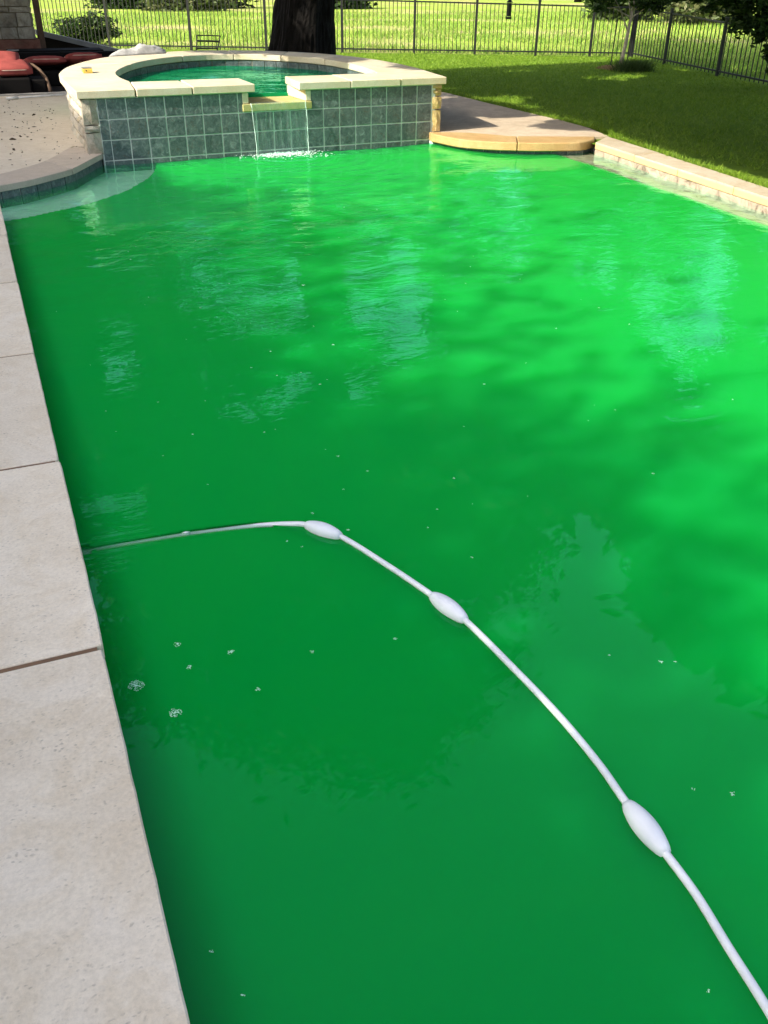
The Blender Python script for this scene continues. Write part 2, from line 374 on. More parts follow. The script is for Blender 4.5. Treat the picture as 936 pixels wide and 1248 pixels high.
# curved coping
cc = empty('curved_coping', (.5, 9, 0), kind='structure')
fr_ = cr([(-.58, 8.36), (-.28, 8.52), (.081, 8.736), (.325, 8.896), (.537, 9.102), (.747, 9.339), (.902, 9.635), (1.045, 9.93), (1.125, 10.08)], 6)
bk_ = cr([(-.60, 8.98), (-.25, 9.12), (.09, 9.285), (.25, 9.44), (.431, 9.66), (.55, 9.85), (.70, 10.18), (.82, 10.48), (.93, 10.62)], 6)
for a, b in ((0, 11), (11, 30), (30, 49)):
    A = fr_[a:b+1] if b < 49 else fr_[a:]; B = bk_[a:b+1] if b < 49 else bk_[a:]
    def trim(L):
        L = [np.array(p) for p in L]; L[0] = L[0]*.93+L[1]*.07; L[-1] = L[-1]*.93+L[-2]*.07; return [tuple(p) for p in L]
    MB().strip(trim(A), trim(B), -.052, .003).obj('coping_stone', M['curve_coping'], cc, bevel=.004)
ins = [(x-.02, y+.03) for x, y in fr_]
MB().strip(ins, bk_, -1.0, -.006).obj('bond_beam', M['grout'], cc)
# waterline tiles under the curve
def tile_mesh(wd, h, th=.012, name='wall_tile'):
    return MB().box(-wd/2, wd/2, -th, 0, -h/2, h/2).mesh(name, M['tile'], bevel=.003)
def resample(L, step, off=0.):
    P = [np.array(p[:2]) for p in L]; d = [0]
    for a, b in zip(P, P[1:]): d.append(d[-1]+np.linalg.norm(b-a))
    out = []; s = off
    while s <= d[-1]:
        i = max(j for j in range(len(d)-1) if d[j] <= s); u = (s-d[i])/(d[i+1]-d[i]+1e-9); p = P[i]*(1-u)+P[i+1]*u; t = P[i+1]-P[i]
        out.append((p, math.atan2(t[1], t[0]))); s += step
    return out
tm_curve = tile_mesh(.185, .15)
for p, a in resample(ins, .192, .1):
    o = link('wall_tile', tm_curve, cc, Vector((p[0], p[1], -.128))-cc.location); o.rotation_euler.z = a
# right step coping
sc_ = empty('curved_step_coping', (5.8, 9.4, 0), kind='structure')
sf = [(4.90, 10.20), (4.945, 9.99), (5.045, 9.68), (5.27, 9.45), (5.48, 9.31), (5.77, 9.17), (6.12, 9.08), (6.30, 9.09), (6.50, 9.2)]
sb = [(4.93, 10.32), (5.20, 10.215), (5.42, 10.06), (5.60, 9.86), (5.71, 9.73), (6.04, 9.60), (6.36, 9.47), (6.5, 9.43), (6.62, 9.37)]
SF, SB = cr(sf, 5), cr(sb, 5)
for a, b in ((0, 21), (21, 41)):
    A, B = [np.array(p) for p in SF[a:b+1]], [np.array(p) for p in SB[a:b+1]]
    if a: A[0] = A[0]*.9+A[1]*.1; B[0] = B[0]*.9+B[1]*.1
    MB().strip(A, B, -.088, .004).obj('coping_stone', M['gold_coping'], sc_, bevel=.010)
insr = [(x+.05, y+.07) for x, y in SF]
MB().strip(insr, SB, -1., -.09).obj('bond_beam', M['grout'], sc_)
for p, a in resample(insr, .192, .12):
    o = link('wall_tile', tm_curve, sc_, Vector((p[0], p[1], -.166))-sc_.location); o.rotation_euler.z = a
# right straight coping
rc = empty('right_coping', (6.3, 6, 0), kind='structure')
inx = lambda y: 6.385+.0994*(y-9); outx = lambda y: 6.79+.136*(y-9.3)
yj = [9.02, 8.18, 7.375, 6.49, 5.64, 4.8, 3.95, 3.1, 2.25, 1.4, .5, -.4, -1.3, -2.2, -3.1, -4, -9]
for k, (a, b) in enumerate(zip(yj, yj[1:])):
    a -= .005; b += .005
    pts = [(inx(a), a), (inx(b), b), (outx(b), b), (outx(a)+(.02 if k == 0 else 0), a+(.33 if k == 0 else 0))]
    MB().prism(pts, -.068, random.uniform(0, .004)).obj('coping_stone', M['right_coping'], rc, bevel=.006)
# ledge just under the water
ledge = MB(); lx = lambda y: 5.97+.061*(y-8.77)
def ledge_mat():
    m, t, b = mat('wet_ledge_stone', .5, .4); c = coords(t)
    n = noise(t, coords(t, 0, (1, .8, 1)), 7, 5, .65, 1.2)
    a = ramp(t, n, [(.36, (.16, .12, .085)), (.45, (.36, .30, .235)), (.54, (.44, .37, .28)), (.66, (.54, .48, .39))]); lk(t, a, b.inputs['Base Color'])  # dark end of the ramp paints ripple and leaf shadows on the stone
    bump(t, b, noise(t, c, 12), .5, .02); return m
M['ledge'] = ledge_mat()
yy = [9.3, 8.18, 7.375, 6.49, 5.64, 4.8, 3.95, 3.1, 2.25, 1.4, .5, -9]
MB().prism([(inx(9)-.004, 9), (inx(-9)-.004, -9), (outx(-9)-.01, -9), (outx(9)-.01, 9)], -.5, -.070).obj('bond_beam', M['ledge'], rc)
le = empty('underwater_ledge', (6, 6, -.2), kind='structure')
for a, b in zip(yy, yy[1:]):
    a -= .004; b += .004
    MB().prism([(lx(a), a), (lx(b), b), (inx(b)+.05, b), (inx(a)+.05, a)], -1.2, -.142).obj('ledge_stone', M['ledge'], le, bevel=.006)
# shell, corner step
sh = empty('pool_shell', (3, 1, -1), kind='structure')
M['shell'] = simple('algae_coated_plaster', (.10, .40, .16), .9, .1, .2, 3, .1)
M['step'] = simple('pale_step_plaster', (.66, .98, .84), .8, .2, .1, 3, .1)
MB().box(GX0, GX1, -9.1, 10.9, -1.5, -1.42).obj('floor', M['shell'], sh)
MB().box(GX0, .03, -9.0, 8.3, -1.41, -.15).obj('side_wall', M['shell'], sh)
MB().box(GX0, GX1, -9.1, -9.0, -1.41, -.04).obj('end_wall', M['shell'], sh)
stp = cr([(-.3, 7.86), (.15, 7.96), (.697, 8.304), (1.06, 8.66), (1.302, 9.013), (1.52, 9.5), (1.62, 9.85), (1.67, 10.12)], 6)
MB().prism(stp+[(1.1, 10.3), (-.3, 10.3)], -1.40, -.19).obj('corner_step', M['step'], sh)

# ------------------------------------------------------------------ raised spa
TP = .19601; ANG = .0587
spa = empty('raised_spa', (3.1, 12, 0), 'raised round spa with slate green tile front, limestone rim and spillway, beyond the pool', 'spa')
UX = Vector((math.cos(ANG), math.sin(ANG), 0)); PR = Vector((4.946, 10.326, 0))
def wp(s, z, out=0.): return PR-UX*s+Vector((UX.y, -UX.x, 0))*out+Vector((0, 0, z))
WL = 19.45*TP
ZC0, ZC1 = .515, .590
sN0, sN1 = (4.946-3.425)/math.cos(ANG), (4.946-2.655)/math.cos(ANG)
core = MB()
def wbox(mb, s0, s1, d0, d1, z0, z1):      # box along the front wall; d = distance behind the face
    n = len(mb.v); mb.v += [tuple(wp(s, z, -d)) for z in (z0, z1) for s, d in ((s1, d0), (s0, d0), (s0, d1), (s1, d1))]
    mb.f += [tuple(n+i for i in q) for q in ((3, 2, 1, 0), (4, 5, 6, 7), (0, 1, 5, 4), (1, 2, 6, 5), (2, 3, 7, 6), (3, 0, 4, 7))]; return mb
wbox(core, -.045, sN0, -.011, .56, -1.2, ZC0-.002); wbox(core, sN0, sN1, -.011, .56, -1.2, .322); wbox(core, sN1, WL+.012, -.011, .56, -1.2, ZC0-.002)
core.obj('wall_core', M['grout'], spa)
full = tile_mesh(TP-.012, TP-.012)
part = tile_mesh(TP*.45-.006, TP-.009)
for r in range(4):
    zc = .317+TP*(.5-r)
    for k in range(20):
        s = (k+.5)*TP if k < 19 else 19*TP+TP*.225
        if r == 0:
            a, b = s-TP/2, s+TP/2
            if a >= sN0-.02 and b <= sN1+.02: continue
            if b > sN0 and a < sN1:      # cut tiles beside the spillway
                a2, b2 = (a, sN0) if a < sN0 else (sN1, b)
                if b2-a2 < .03: continue
                me = tile_mesh(b2-a2-.008, TP-.009); p = wp((a2+b2)/2, zc, .004)
                o = link('wall_tile', me, spa, p-spa.location); o.rotation_euler.z = ANG; continue
        o = link('wall_tile', full if k < 19 else part, spa, wp(s, zc, .004+random.uniform(-.001, .001))-spa.location); o.rotation_euler.z = ANG
# rim plan: matched outer / inner points
pairs = [((1.53, 10.085), (1.60, 10.84)), ((1.25, 10.065), (1.585, 11.0)), ((.952, 10.05), (1.57, 11.2)), ((.945, 10.7), (1.57, 11.45)), ((.95, 11.4), (1.59, 11.75)), ((.985, 12.0), (1.66, 12.13)),
 ((1.15, 12.75), (1.79, 12.54)), ((1.38, 13.35), (1.95, 12.95)), ((1.70, 13.98), (2.17, 13.37)), ((2.12, 14.45), (2.50, 13.80)), ((2.63, 14.82), (2.85, 14.10)),
 ((3.15, 15.02), (3.22, 14.25)), ((3.72, 14.99), (3.62, 14.23)), ((4.14, 14.82), (3.93, 14.07)), ((4.52, 14.50), (4.20, 13.80)), ((4.83, 14.08), (4.43, 13.48)), ((5.08, 13.58), (4.60, 13.05)),
 ((5.24, 12.95), (4.68, 12.5)), ((5.30, 12.2), (4.68, 11.95)), ((5.28, 11.5), (4.64, 11.5)), ((5.20, 10.9), (4.59, 11.2)), ((5.12, 10.296), (4.55, 11.05)), ((4.85, 10.283), (4.53, 11.0)), ((4.53, 10.262), (4.50, 10.97))]
def fine(i0, i1, sub=4):
    A = []; B = []
    for i in range(i0, i1):
        for j in range(sub):
            u = j/sub
            def c_(k, n):
                P = [np.array(pairs[max(0, min(len(pairs)-1, q))][n]) for q in (k-1, k, k+1, k+2)]
                if k in (0, 1, 2, 20, 21, 22) and n == 0: return P[1]*(1-u)+P[2]*u
                a, b, c, d = P; return .5*((2*b)+(-a+c)*u+(2*a-5*b+4*c-d)*u*u+(-a+3*b-3*c+d)*u**3)
            A.append(c_(i, 0)); B.append(c_(i, 1))
    A.append(np.array(pairs[i1][0])); B.append(np.array(pairs[i1][1])); return A, B
for a, b in ((0, 7), (7, 10), (10, 12), (12, 14), (14, 16), (16, 19), (19, 23)):
    A, B = fine(a, b)
    for L in (A, B):
        for e, f_ in ((0, 1), (-1, -2)):
            d = L[f_]-L[e]; L[e] = L[e]+d/np.linalg.norm(d)*.005
    MB().strip(A, B, ZC0, ZC1+random.uniform(-.002, .002)).obj('coping_stone', M['spa_coping'], spa, bevel=.007)
for x0, x1 in ((1.54, 2.11), (2.12, 2.79), (3.29, 3.90), (3.91, 4.52)):
    f0, f1 = wall_y(x0)-.045, wall_y(x1)-.045
    MB().prism([(x0, f0), (x1, f1), (x1+(.03 if x0 > 3 else 0), f1+.66), (x0+(.06 if x0 < 1.6 or x0 == 3.29 else .02), f0+.70)], ZC0, ZC1+random.uniform(-.002, .003)).obj('coping_stone', M['spa_coping'], spa, bevel=.007)
A, B = fine(0, 23)
Ao = [a+(b-a)/np.linalg.norm(b-a)*.16 for a, b in zip(A, B)]
Bo = [b-(b-a)/np.linalg.norm(b-a)*.03 for a, b in zip(A, B)]
keep = [i for i in range(len(A)) if 10 <= i <= 84]
MB().strip([Ao[i] for i in keep], [Bo[i] for i in keep], -1.2, ZC0-.003).obj('wall_body', M['mortar'], spa)
# tiles inside the basin
inn = [Bo[i] for i in keep]
it = tile_mesh(TP-.008, TP-.01)
for p, a in resample(inn, TP, .1):
    o = link('wall_tile', it, spa, Vector((p[0], p[1], ZC0-.004-TP/2))-spa.location); o.rotation_euler.z = a
# dressed stones around the outside, in uneven courses
def stone_mesh(L, h, d=.07):
    m = MB(); n = 3
    bm = bmesh.new(); bmesh.ops.create_cube(bm, size=1)
    bmesh.ops.subdivide_edges(bm, edges=[e for e in bm.edges], cuts=1, use_grid_fill=True)
    for v in bm.verts:
        v.co = Vector((v.co.x*L, v.co.y*d, v.co.z*h))
        if v.co.y < -d*.4:
            edge = abs(v.co.x) > L*.4 or abs(v.co.z) > h*.4
            v.co.y += .013 if edge else random.uniform(-.018, .0)
        v.co += Vector([random.uniform(-.0035, .0035) for _ in range(3)])
    me = bpy.data.meshes.new('stone'); bm.to_mesh(me); bm.free(); return me
def stones_along(line, courses, mt, parent, seed, maxlen=9, wmin=.16, wmax=.38):
    rs = random.Random(seed)
    for z0, z1 in courses:
        s = rs.uniform(0, .1)*0
        P = [np.array(p[:2]) for p in line]; tot = sum(np.linalg.norm(b-a) for a, b in zip(P, P[1:]))
        while s < min(tot, maxlen)-.08:
            L = min(rs.uniform(wmin, wmax), tot-s)
            r = resample(line, 1e9, s+L/2)
            p, a = r[0]
            h = z1-z0-.018; me = stone_mesh(L-.018, h); me.materials.append(mt if rs.random() < .93 else M['grey_stone'])
            o = link('stone', me, parent, Vector((p[0], p[1], (z0+z1)/2+rs.uniform(-.003, .003)))-parent.location)
            o.rotation_euler.z = a; s += L
outer_side = [(.94+.075, 13.0), (1.0, 12.3), (.985, 11.6), (.99, 10.9), (1.0, 10.16)]
outer_side = [(1.25, 12.9), (1.09, 12.2), (1.04, 11.6), (1.035, 10.9), (1.035, 10.14)]
courses = [(-.05, .075), (.075, .20), (.20, .285), (.285, .40), (.40, .512)]
stones_along([p for p in outer_side], courses, M['stone'], spa, 3)
# corner stones that face the pool, left and right
for (z0, z1, dx) in ((-.01, .20, .0), (.20, .27, .004), (.27, .512, -.003)):
    me = stone_mesh(.150, z1-z0-.010, .08); me.materials.append(M['grey_stone'])  # grey material here paints the shade on the left front faces
    p = wp(WL+.078, (z0+z1)/2, -.012+dx); o = link('stone', me, spa, p-spa.location); o.rotation_euler.z = ANG
for (z0, z1, dx) in ((0.002, .245, .0), (.245, .385, .006), (.385, .465, -.004), (.465, .512, .003)):
    me = stone_mesh(.115, z1-z0-.012, .09); me.materials.append(M['gold_stone'])
    p = wp(-.068, (z0+z1)/2, -.02+dx); o = link('stone', me, spa, p-spa.location); o.rotation_euler.z = ANG
stones_along([(5.055, 10.45), (5.12, 11.0), (5.16, 11.8), (5.15, 12.4)], [(0, .13), (.13, .30), (.30, .41), (.41, .512)], M['gold_stone'], spa, 5)
# spillway
sl = MB(); wbox(sl, sN0-.01, sN1+.01, -.035, .62, .326, .400); sl.obj('spillway_sill', M['sill'], spa, bevel=.006)
for s0, s1 in ((sN0-.008, sN0+.058), (sN1-.062, sN1+.008)):
    b_ = MB(); wbox(b_, s0, s1, -.022, .55, .402, .512); b_.obj('cheek_stone', M['spa_coping'], spa, bevel=.008)

# ------------------------------------------------------------------ water
def waves(X, Y, n, lo, hi, seed, diry=.5):
    r = np.random.default_rng(seed); Z = np.zeros_like(X)
    for _ in range(n):
        lam = math.exp(r.uniform(math.log(lo), math.log(hi))); th = r.normal()*.9+math.pi/2
        k = 2*math.pi/lam; Z += lam**1.0*np.sin(k*(math.cos(th)*X+math.sin(th)*Y)+r.uniform(0, 6.28)+.6*np.sin(X*1.3+r.uniform(0, 6)))
    return Z/math.sqrt(n)
hose_pts = [(.0, 2.79, -.137), (.04, 2.785, -.1365), (.10, 2.785, -.134), (.17, 2.782, -.1332), (.24, 2.778, -.133), (.33, 2.772, -.1328), (.42, 2.765, -.1328), (.52, 2.752, -.1328), (.62, 2.735, -.131), (.69, 2.715, -.126), (.774, 2.675, -.117), (.83, 2.635, -.113), (.91, 2.524, -.113),
 (.992, 2.306, -.115), (1.061, 2.082, -.113), (1.10, 1.927, -.113), (1.126, 1.704, -.115), (1.145, 1.469, -.115), (1.146, 1.278, -.115), (1.134, 1.14, -.113), (1.13, .987, -.113), (1.125, .876, -.115), (1.105, .749, -.116), (1.087, .623, -.116), (1.05, .42, -.116), (.98, .1, -.12), (.9, -.4, -.14), (.8, -1, -.3)]
HP = np.array(cr(hose_pts, 8))
WZ = -.12
def seg_dist(X, Y, P):
    D = np.full(X.shape, 9.); Zh = np.zeros_like(X)
    for a, b in zip(P, P[1:]):
        ab = b[:2]-a[:2]; L2 = ab@ab+1e-12; u = np.clip(((X-a[0])*ab[0]+(Y-a[1])*ab[1])/L2, 0, 1)
        d = np.hypot(X-a[0]-u*ab[0], Y-a[1]-u*ab[1]); m = d < D; D[m] = d[m]; Zh[m] = (a[2]+u*(b[2]-a[2]))[m]
    return D, Zh
def inside(X, Y, poly):
    c = np.zeros(X.shape, bool); n = len(poly)
    for i in range(n):
        x0, y0 = poly[i]; x1, y1 = poly[(i+1) % n]
        m = ((y0 > Y) != (y1 > Y)) & (X < (x1-x0)*(Y-y0)/(y1-y0+1e-12)+x0); c ^= m
    return c
def water_grid(xs, ys, name, m, zt, zb, fn):
    X, Y = np.meshgrid(xs, ys); Z, dep, lit_t, chop = fn(X, Y)
    nx, ny = len(xs), len(ys); V = np.stack([X, Y, Z+zt], -1).reshape(-1, 3)
    i = np.arange(nx*ny).reshape(ny, nx)
    F = np.stack([i[:-1, :-1], i[:-1, 1:], i[1:, 1:], i[1:, :-1]], -1).reshape(-1, 4).tolist()
    ring = list(i[0, :])+list(i[1:, -1])+list(i[-1, -2::-1])+list(i[-2:0:-1, 0]); k = len(ring); nb = nx*ny
    VB = V[ring].copy(); VB[:, 2] = zb
    F += [(int(ring[j]), nb+j, nb+(j+1) % k, int(ring[(j+1) % k])) for j in range(k)]
    F.append(tuple(nb+j for j in range(k))[::-1])
    me = bpy.data.meshes.new(name); me.from_pydata(np.vstack([V, VB]).tolist(), [], F)
    for nm, arr, d in (('wdepth', dep, 5.), ('lit_tone', lit_t, .3), ('chop', chop, 0.)):
        at = me.attributes.new(nm, 'FLOAT', 'POINT'); at.data.foreach_set('value', np.concatenate([arr.reshape(-1), np.full(k, d)]).astype(np.float32))
    me.polygons.foreach_set('use_smooth', np.array([True]*(len(F)-k-1)+[False]*(k+1)))
    me.materials.append(m); me.update()
    return prop(link(name, me), kind='structure')
stp_poly = stp+[(1.1, 10.3), (-.3, 10.3)]
def pool_fn(X, Y):
    wf = np.exp(-((X-3.1)**2+(Y-10.1)**2)/6.)
    amp = .0016+.0065*np.clip((Y-3.2)/4, 0, 1)+.010*wf
    amp *= np.clip((Y-1.)/2.2, .12, 1)
    Z = waves(X, Y, 22, .34, 2.0, 3)*amp*.42
    rr = np.hypot(X-3.08, (Y-10.1)); Z += .004*np.exp(-rr/1.3)*np.sin(rr*32)
    for (cx, cy, A_, s_, l_) in ((1.95, 1.93, .0011, .13, .085), (1.30, 1.86, .0007, .12, .09), (2.83, 2.94, .0022, .22, .13), (2.34, 2.6, .0012, .2, .12), (.55, 2.2, .0006, .25, .1)):
        q = np.hypot((X-cx)*.8, (Y-cy)*1.4); Z += A_*np.exp(-(q/s_)**2)*np.sin(q*6.28/l_+np.sin(X*9))
    dep = np.full(X.shape, 1.25)
    dep[inside(X, Y, stp_poly)] = .045
    L = X > (5.97+.061*(Y-8.77)); dep[L] = .004
    edge = np.clip(((5.97+.061*(Y-8.77))-X)/.16, 0, 1); dep = np.where(~L & (edge < 1), .05+1.2*edge**1.2, dep)
    D, Zh = seg_dist(X, Y+np.where((X < .72) & (X > .09), .006, 0.), HP); under = (X < .72) & (Y > 2.5) & (Y < 3.2)
    hd = np.clip(.004+(.70-X)*.17, .004, 1); wid = np.where(X < .09, .036, .0145)
    dep = np.where(under & (D < .030) & (X > .09), hd+.10*(D/.018)**4, dep); dep = np.where(under & (D < wid) & (X <= .09), hd, dep)
    D2, _ = seg_dist(X, Y, HP[::3]); Z += .0007*np.exp(-D2/.05)*np.sin(D2*150)*(Y < 3)
    lit_t = np.clip(.10+.05*(Y-1)+.10*(X-.5), 0, 1)  # sunlit brightening put into the water colour, stronger towards the far right
    chop = np.clip((Y-2.2)/4, .02, 1)+wf*.8
    return Z, dep, lit_t, chop
xs = np.concatenate([np.arange(-.3, .0, .03), np.arange(.0, .76, .010), np.arange(.76, 2.0, .024), np.arange(2.0, 6.47, .034)])
ys_ = np.concatenate([np.array([-9., -6, -4, -2, -1, 0, .3]), np.arange(.45, 2.62, .024), np.arange(2.62, 2.88, .0055), np.arange(2.88, 3.4, .024), np.arange(3.4, 10.40, .032), np.array([10.5])])
pool = water_grid(xs, ys_, 'pool_water', M['water'], WZ, -1.38, pool_fn)
def spa_fn(X, Y):
    Z = waves(X, Y, 14, .15, .6, 9)*.006
    return Z, np.full(X.shape, .5), np.full(X.shape, .3), np.full(X.shape, .8)
spw = water_grid(np.linspace(1.45, 4.78, 70), np.linspace(10.75, 14.3, 70), 'spa_water', M['spa_water'], .435, .2, spa_fn)
# sheet of water over the sill
f = MB(); nx, nz = 24, 14
fs0, fs1 = sN0+.065, sN1-.075
for side in (0, 1):
    for j in range(nz+1):
        u = j/nz
        for i in range(nx+1):
            q = i/nx; s = fs0+(fs1-fs0)*(q*(1-.03*u)+.0*u); z = .412-(.412+.125)*u
            out = .036+.10*math.sqrt(u)*.55+.004*math.sin(q*40+u*3)+.003*side
            f.v.append(tuple(wp(s, z, out)))
for side in (0, 1):
    o_ = side*(nx+1)*(nz+1)
    for j in range(nz):
        for i in range(nx):
            a = o_+j*(nx+1)+i; f.f.append((a, a+1, a+nx+2, a+nx+1))
fall = f.obj('waterfall', M['fall'], None, True, label='thin clear sheet of water spilling from the yellow sill down the tile wall', cat='waterfall')
# bright rivulets along its two edges
for s_ in (fs0+.004, fs1-.004):
    pts = [tuple(wp(s_+random.uniform(-.004, .004)+(.02*j/12 if s_ > 1.9 else 0)*-1, .405-.53*j/12, .040+.055*math.sqrt(j/12))) for j in range(13)]
    MB().tube(pts, [.0015+random.uniform(0, .0025) for _ in pts], 6).obj('water_edge', M['white_foam'], fall, True)
# foam of the splash
c_ = [];
for _ in range(1100):
    s_ = random.gauss((fs0+fs1)/2, (fs1-fs0)*.26); out = .03+abs(random.gauss(0.06, .09))
    if random.random() < .05: s_ = random.gauss(fs0-.05, .12); out = random.uniform(.1, .42)
    p = wp(s_, WZ+.006+abs(random.gauss(0, .006)), out); c_.append((p, random.uniform(.002, .007)))
fm = MB()
for p, r_ in c_:
    n = len(fm.v); fm.v += [(p.x+r_*2, p.y, p.z), (p.x, p.y+r_*1.3, p.z), (p.x-r_*2, p.y, p.z), (p.x, p.y-r_*1.3, p.z), (p.x, p.y, p.z+r_*.8), (p.x, p.y, p.z-r_*.5)]
    fm.f += [(n+a, n+b, n+4) for a, b in ((0, 1), (1, 2), (2, 3), (3, 0))]+[(n+b, n+a, n+5) for a, b in ((0, 1), (1, 2), (2, 3), (3, 0))]
fm.obj('splash_foam', M['white_foam'], None, True, label='white foam where the spillway hits the green pool', cat='foam', kind='stuff')
# foam flecks on the water
fl = MB()
spots = [(.11, 2.014, 10), (.19, 1.866, 8), (.264, 2.034, 4), (.391, 2.057, 5), (.253, 2.15, 5), (.42, 1.87, 4), (1.114, 3.102, 3), (.613, 1.967, 3), (.866, 1.93, 3), (.118, 1.149, 2), (.153, 1.036, 2), (1.422, 1.622, 2), (1.544, 1.541, 3), (1.584, 1.525, 2), (1.317, 1.119, 2), (1.397, 1.069, 3), (1.005, .694, 2), (1.73, 5.41, 5), (1.538, 4.328, 4), (1.295, 3.846, 3), (2.041, 3.553, 3), (1.198, 4.356, 3), (.727, 2.57, 2.5), (.763, 2.515, 2), (.871, 2.717, 2.5), (.952, 2.561, 3), (1.481, 2.766, 2.5), (1.284, 2.234, 2.5)]
for _ in range(70): spots.append((random.uniform(.1, 3.4), random.uniform(2.4, 7.5), random.uniform(.8, 2.6)))
for x, y, s in spots:
    for _ in range(max(2, int(s*s*1.6))):
        q = random.random()**.8*s*.0015; a = random.uniform(0, 6.28); px, py = x+q*math.cos(a)*1.5, y+q*math.sin(a)*1.5
        r_ = random.uniform(.0009, .0019); n = len(fl.v); zz = WZ+(.004 if y < 3 else .010)
        fl.v += [(px+r_, py, zz), (px, py+r_, zz), (px-r_, py, zz), (px, py-r_, zz), (px, py, zz+r_*.8)]
        fl.f += [(n+i, n+(i+1) % 4, n+4) for i in range(4)]+[(n+3, n+2, n+1, n)]
fl.obj('foam_flecks', M['foam'], None, label='pale foam flecks scattered on the green water', cat='foam', kind='stuff')

# ------------------------------------------------------------------ cleaner hose
hs = empty('cleaner_hose', (1.1, 1.3, WZ), 'white pool cleaner hose with oval floats curving across the green water', 'hose')
MB().tube([tuple(p) for p in HP], .0102, 12).obj('hose_tube', M['hose'], hs, True)
def fl_at(y0, y1):
    i0 = int(np.argmin(np.abs(HP[:, 1]-y0)+10*(HP[:, 2] < -.2))); i1 = int(np.argmin(np.abs(HP[:, 1]-y1)+10*(HP[:, 2] < -.2)))
    a, b = HP[i0], HP[i1]; n = 15; pts = []; rad = []
    mid = (a+b)/2
    seg = HP[min(i0, i1):max(i0, i1)+1]; seg = [seg[int(round(k))] for k in np.linspace(0, len(seg)-1, n)] if len(seg) >= n else None
    for k in range(n):
        u = k/(n-1); p = a*(1-u)+b*u if seg is None else seg[k]
        pts.append(tuple(p)); rad.append(.0148+.0148*math.sin(math.pi*u)**.8)
    rad[0] = rad[-1] = .0142
    MB().tube(pts, rad, 20).obj('hose_float', M['float'], hs, True)
fl_at(2.645, 2.515); fl_at(2.085, 1.925); fl_at(1.145, .985)
MB().tube([(.395, 2.767, -.136), (.41, 2.766, -.137), (.425, 2.765, -.136)], [.016, .019, .016], 12).obj('hose_coupling', M['hose'], hs, True)
MB().tube([(.0, 2.785, -.157), (.06, 2.785, -.157), (.085, 2.785, -.145)], [.033, .033, .02], 20).obj('wall_fitting', M['hose'], hs, True)

# ------------------------------------------------------------------ things on and near the spa
bx = empty('test_kit_box', (1.29, 11.95, ZC1), 'tiny yellow box with grey lid sitting on the spa rim', 'box')
MB().box(1.238, 1.345, 11.86, 12.0, ZC1+.003, ZC1+.045).obj('box_body', M['yellow'], bx, bevel=.004)
MB().box(1.235, 1.348, 11.90, 12.02, ZC1+.046, ZC1+.058).obj('lid', M['greypl'], bx, bevel=.003)
MB().tube([(1.275, 11.858, ZC1+.028), (1.275, 11.85, ZC1+.028)], .008, 8).obj('latch', M['black_metal'], bx)
# crumpled cover on the back rim
bm = bmesh.new(); bmesh.ops.create_grid(bm, x_segments=40, y_segments=22, size=1)
for v in bm.verts:
    x, y = v.co.x, v.co.y; e = max(0, 1-max(abs(x), abs(y))**3)
    h = e*(.10+.10*mn.noise(Vector((x*2.1, y*2.3, 3)))+.05*abs(mn.noise(Vector((x*6, y*5, 7))))+.06*(x+.3))
    v.co = Vector((2.33+x*.42+y*.06, 14.62+y*.26+x*.18, ZC1+.006+min(.125, max(0, h*.62))))
me = bpy.data.meshes.new('crumpled_cover'); bm.to_mesh(me); bm.free(); me.shade_smooth(); me.materials.append(M['cloth'])
o = link('crumpled_cover', me); so_ = o.modifiers.new('solid', 'SOLIDIFY'); so_.thickness = .006
prop(o, 'crumpled pale grey cover lying on the back left of the spa rim', 'cover')
pl = empty('pool_pole', (1, 15.2, .02), 'white pole lying on the paving by the kerb', 'pole')
MB().tube([(.50, 15.08, .02), (1.6, 15.42, .02)], .014, 10).obj('pole_tube', M['white_pole'], pl, True)
MB().tube([(.46, 15.068, .021), (.62, 15.118, .021)], .021, 10).obj('pole_grip', M['white_pole'], pl, True)
# leaf litter
lit = []
C = np.column_stack([rng.uniform(-.3, 1.0, 260), rng.uniform(9.5, 15, 260), np.full(260, .004)])
L1 = leaves(C, .012, .05, .6); C2 = np.array([(.25, 11.9, .006), (.42, 11.5, .006), (.33, 11.3, .006), (.3, 10.6, .006), (.18, 12.6, .006), (.62, 12.2, .006), (.7, 13.3, .006)]); L2 = leaves(C2, .035, .05, .3)
prop(link('leaf_litter', tris_mesh('leaf_litter', np.vstack([L1, L2]), M['litter'])), 'dark dry leaf bits scattered on the paving left of the spa', 'leaf litter', kind='stuff')

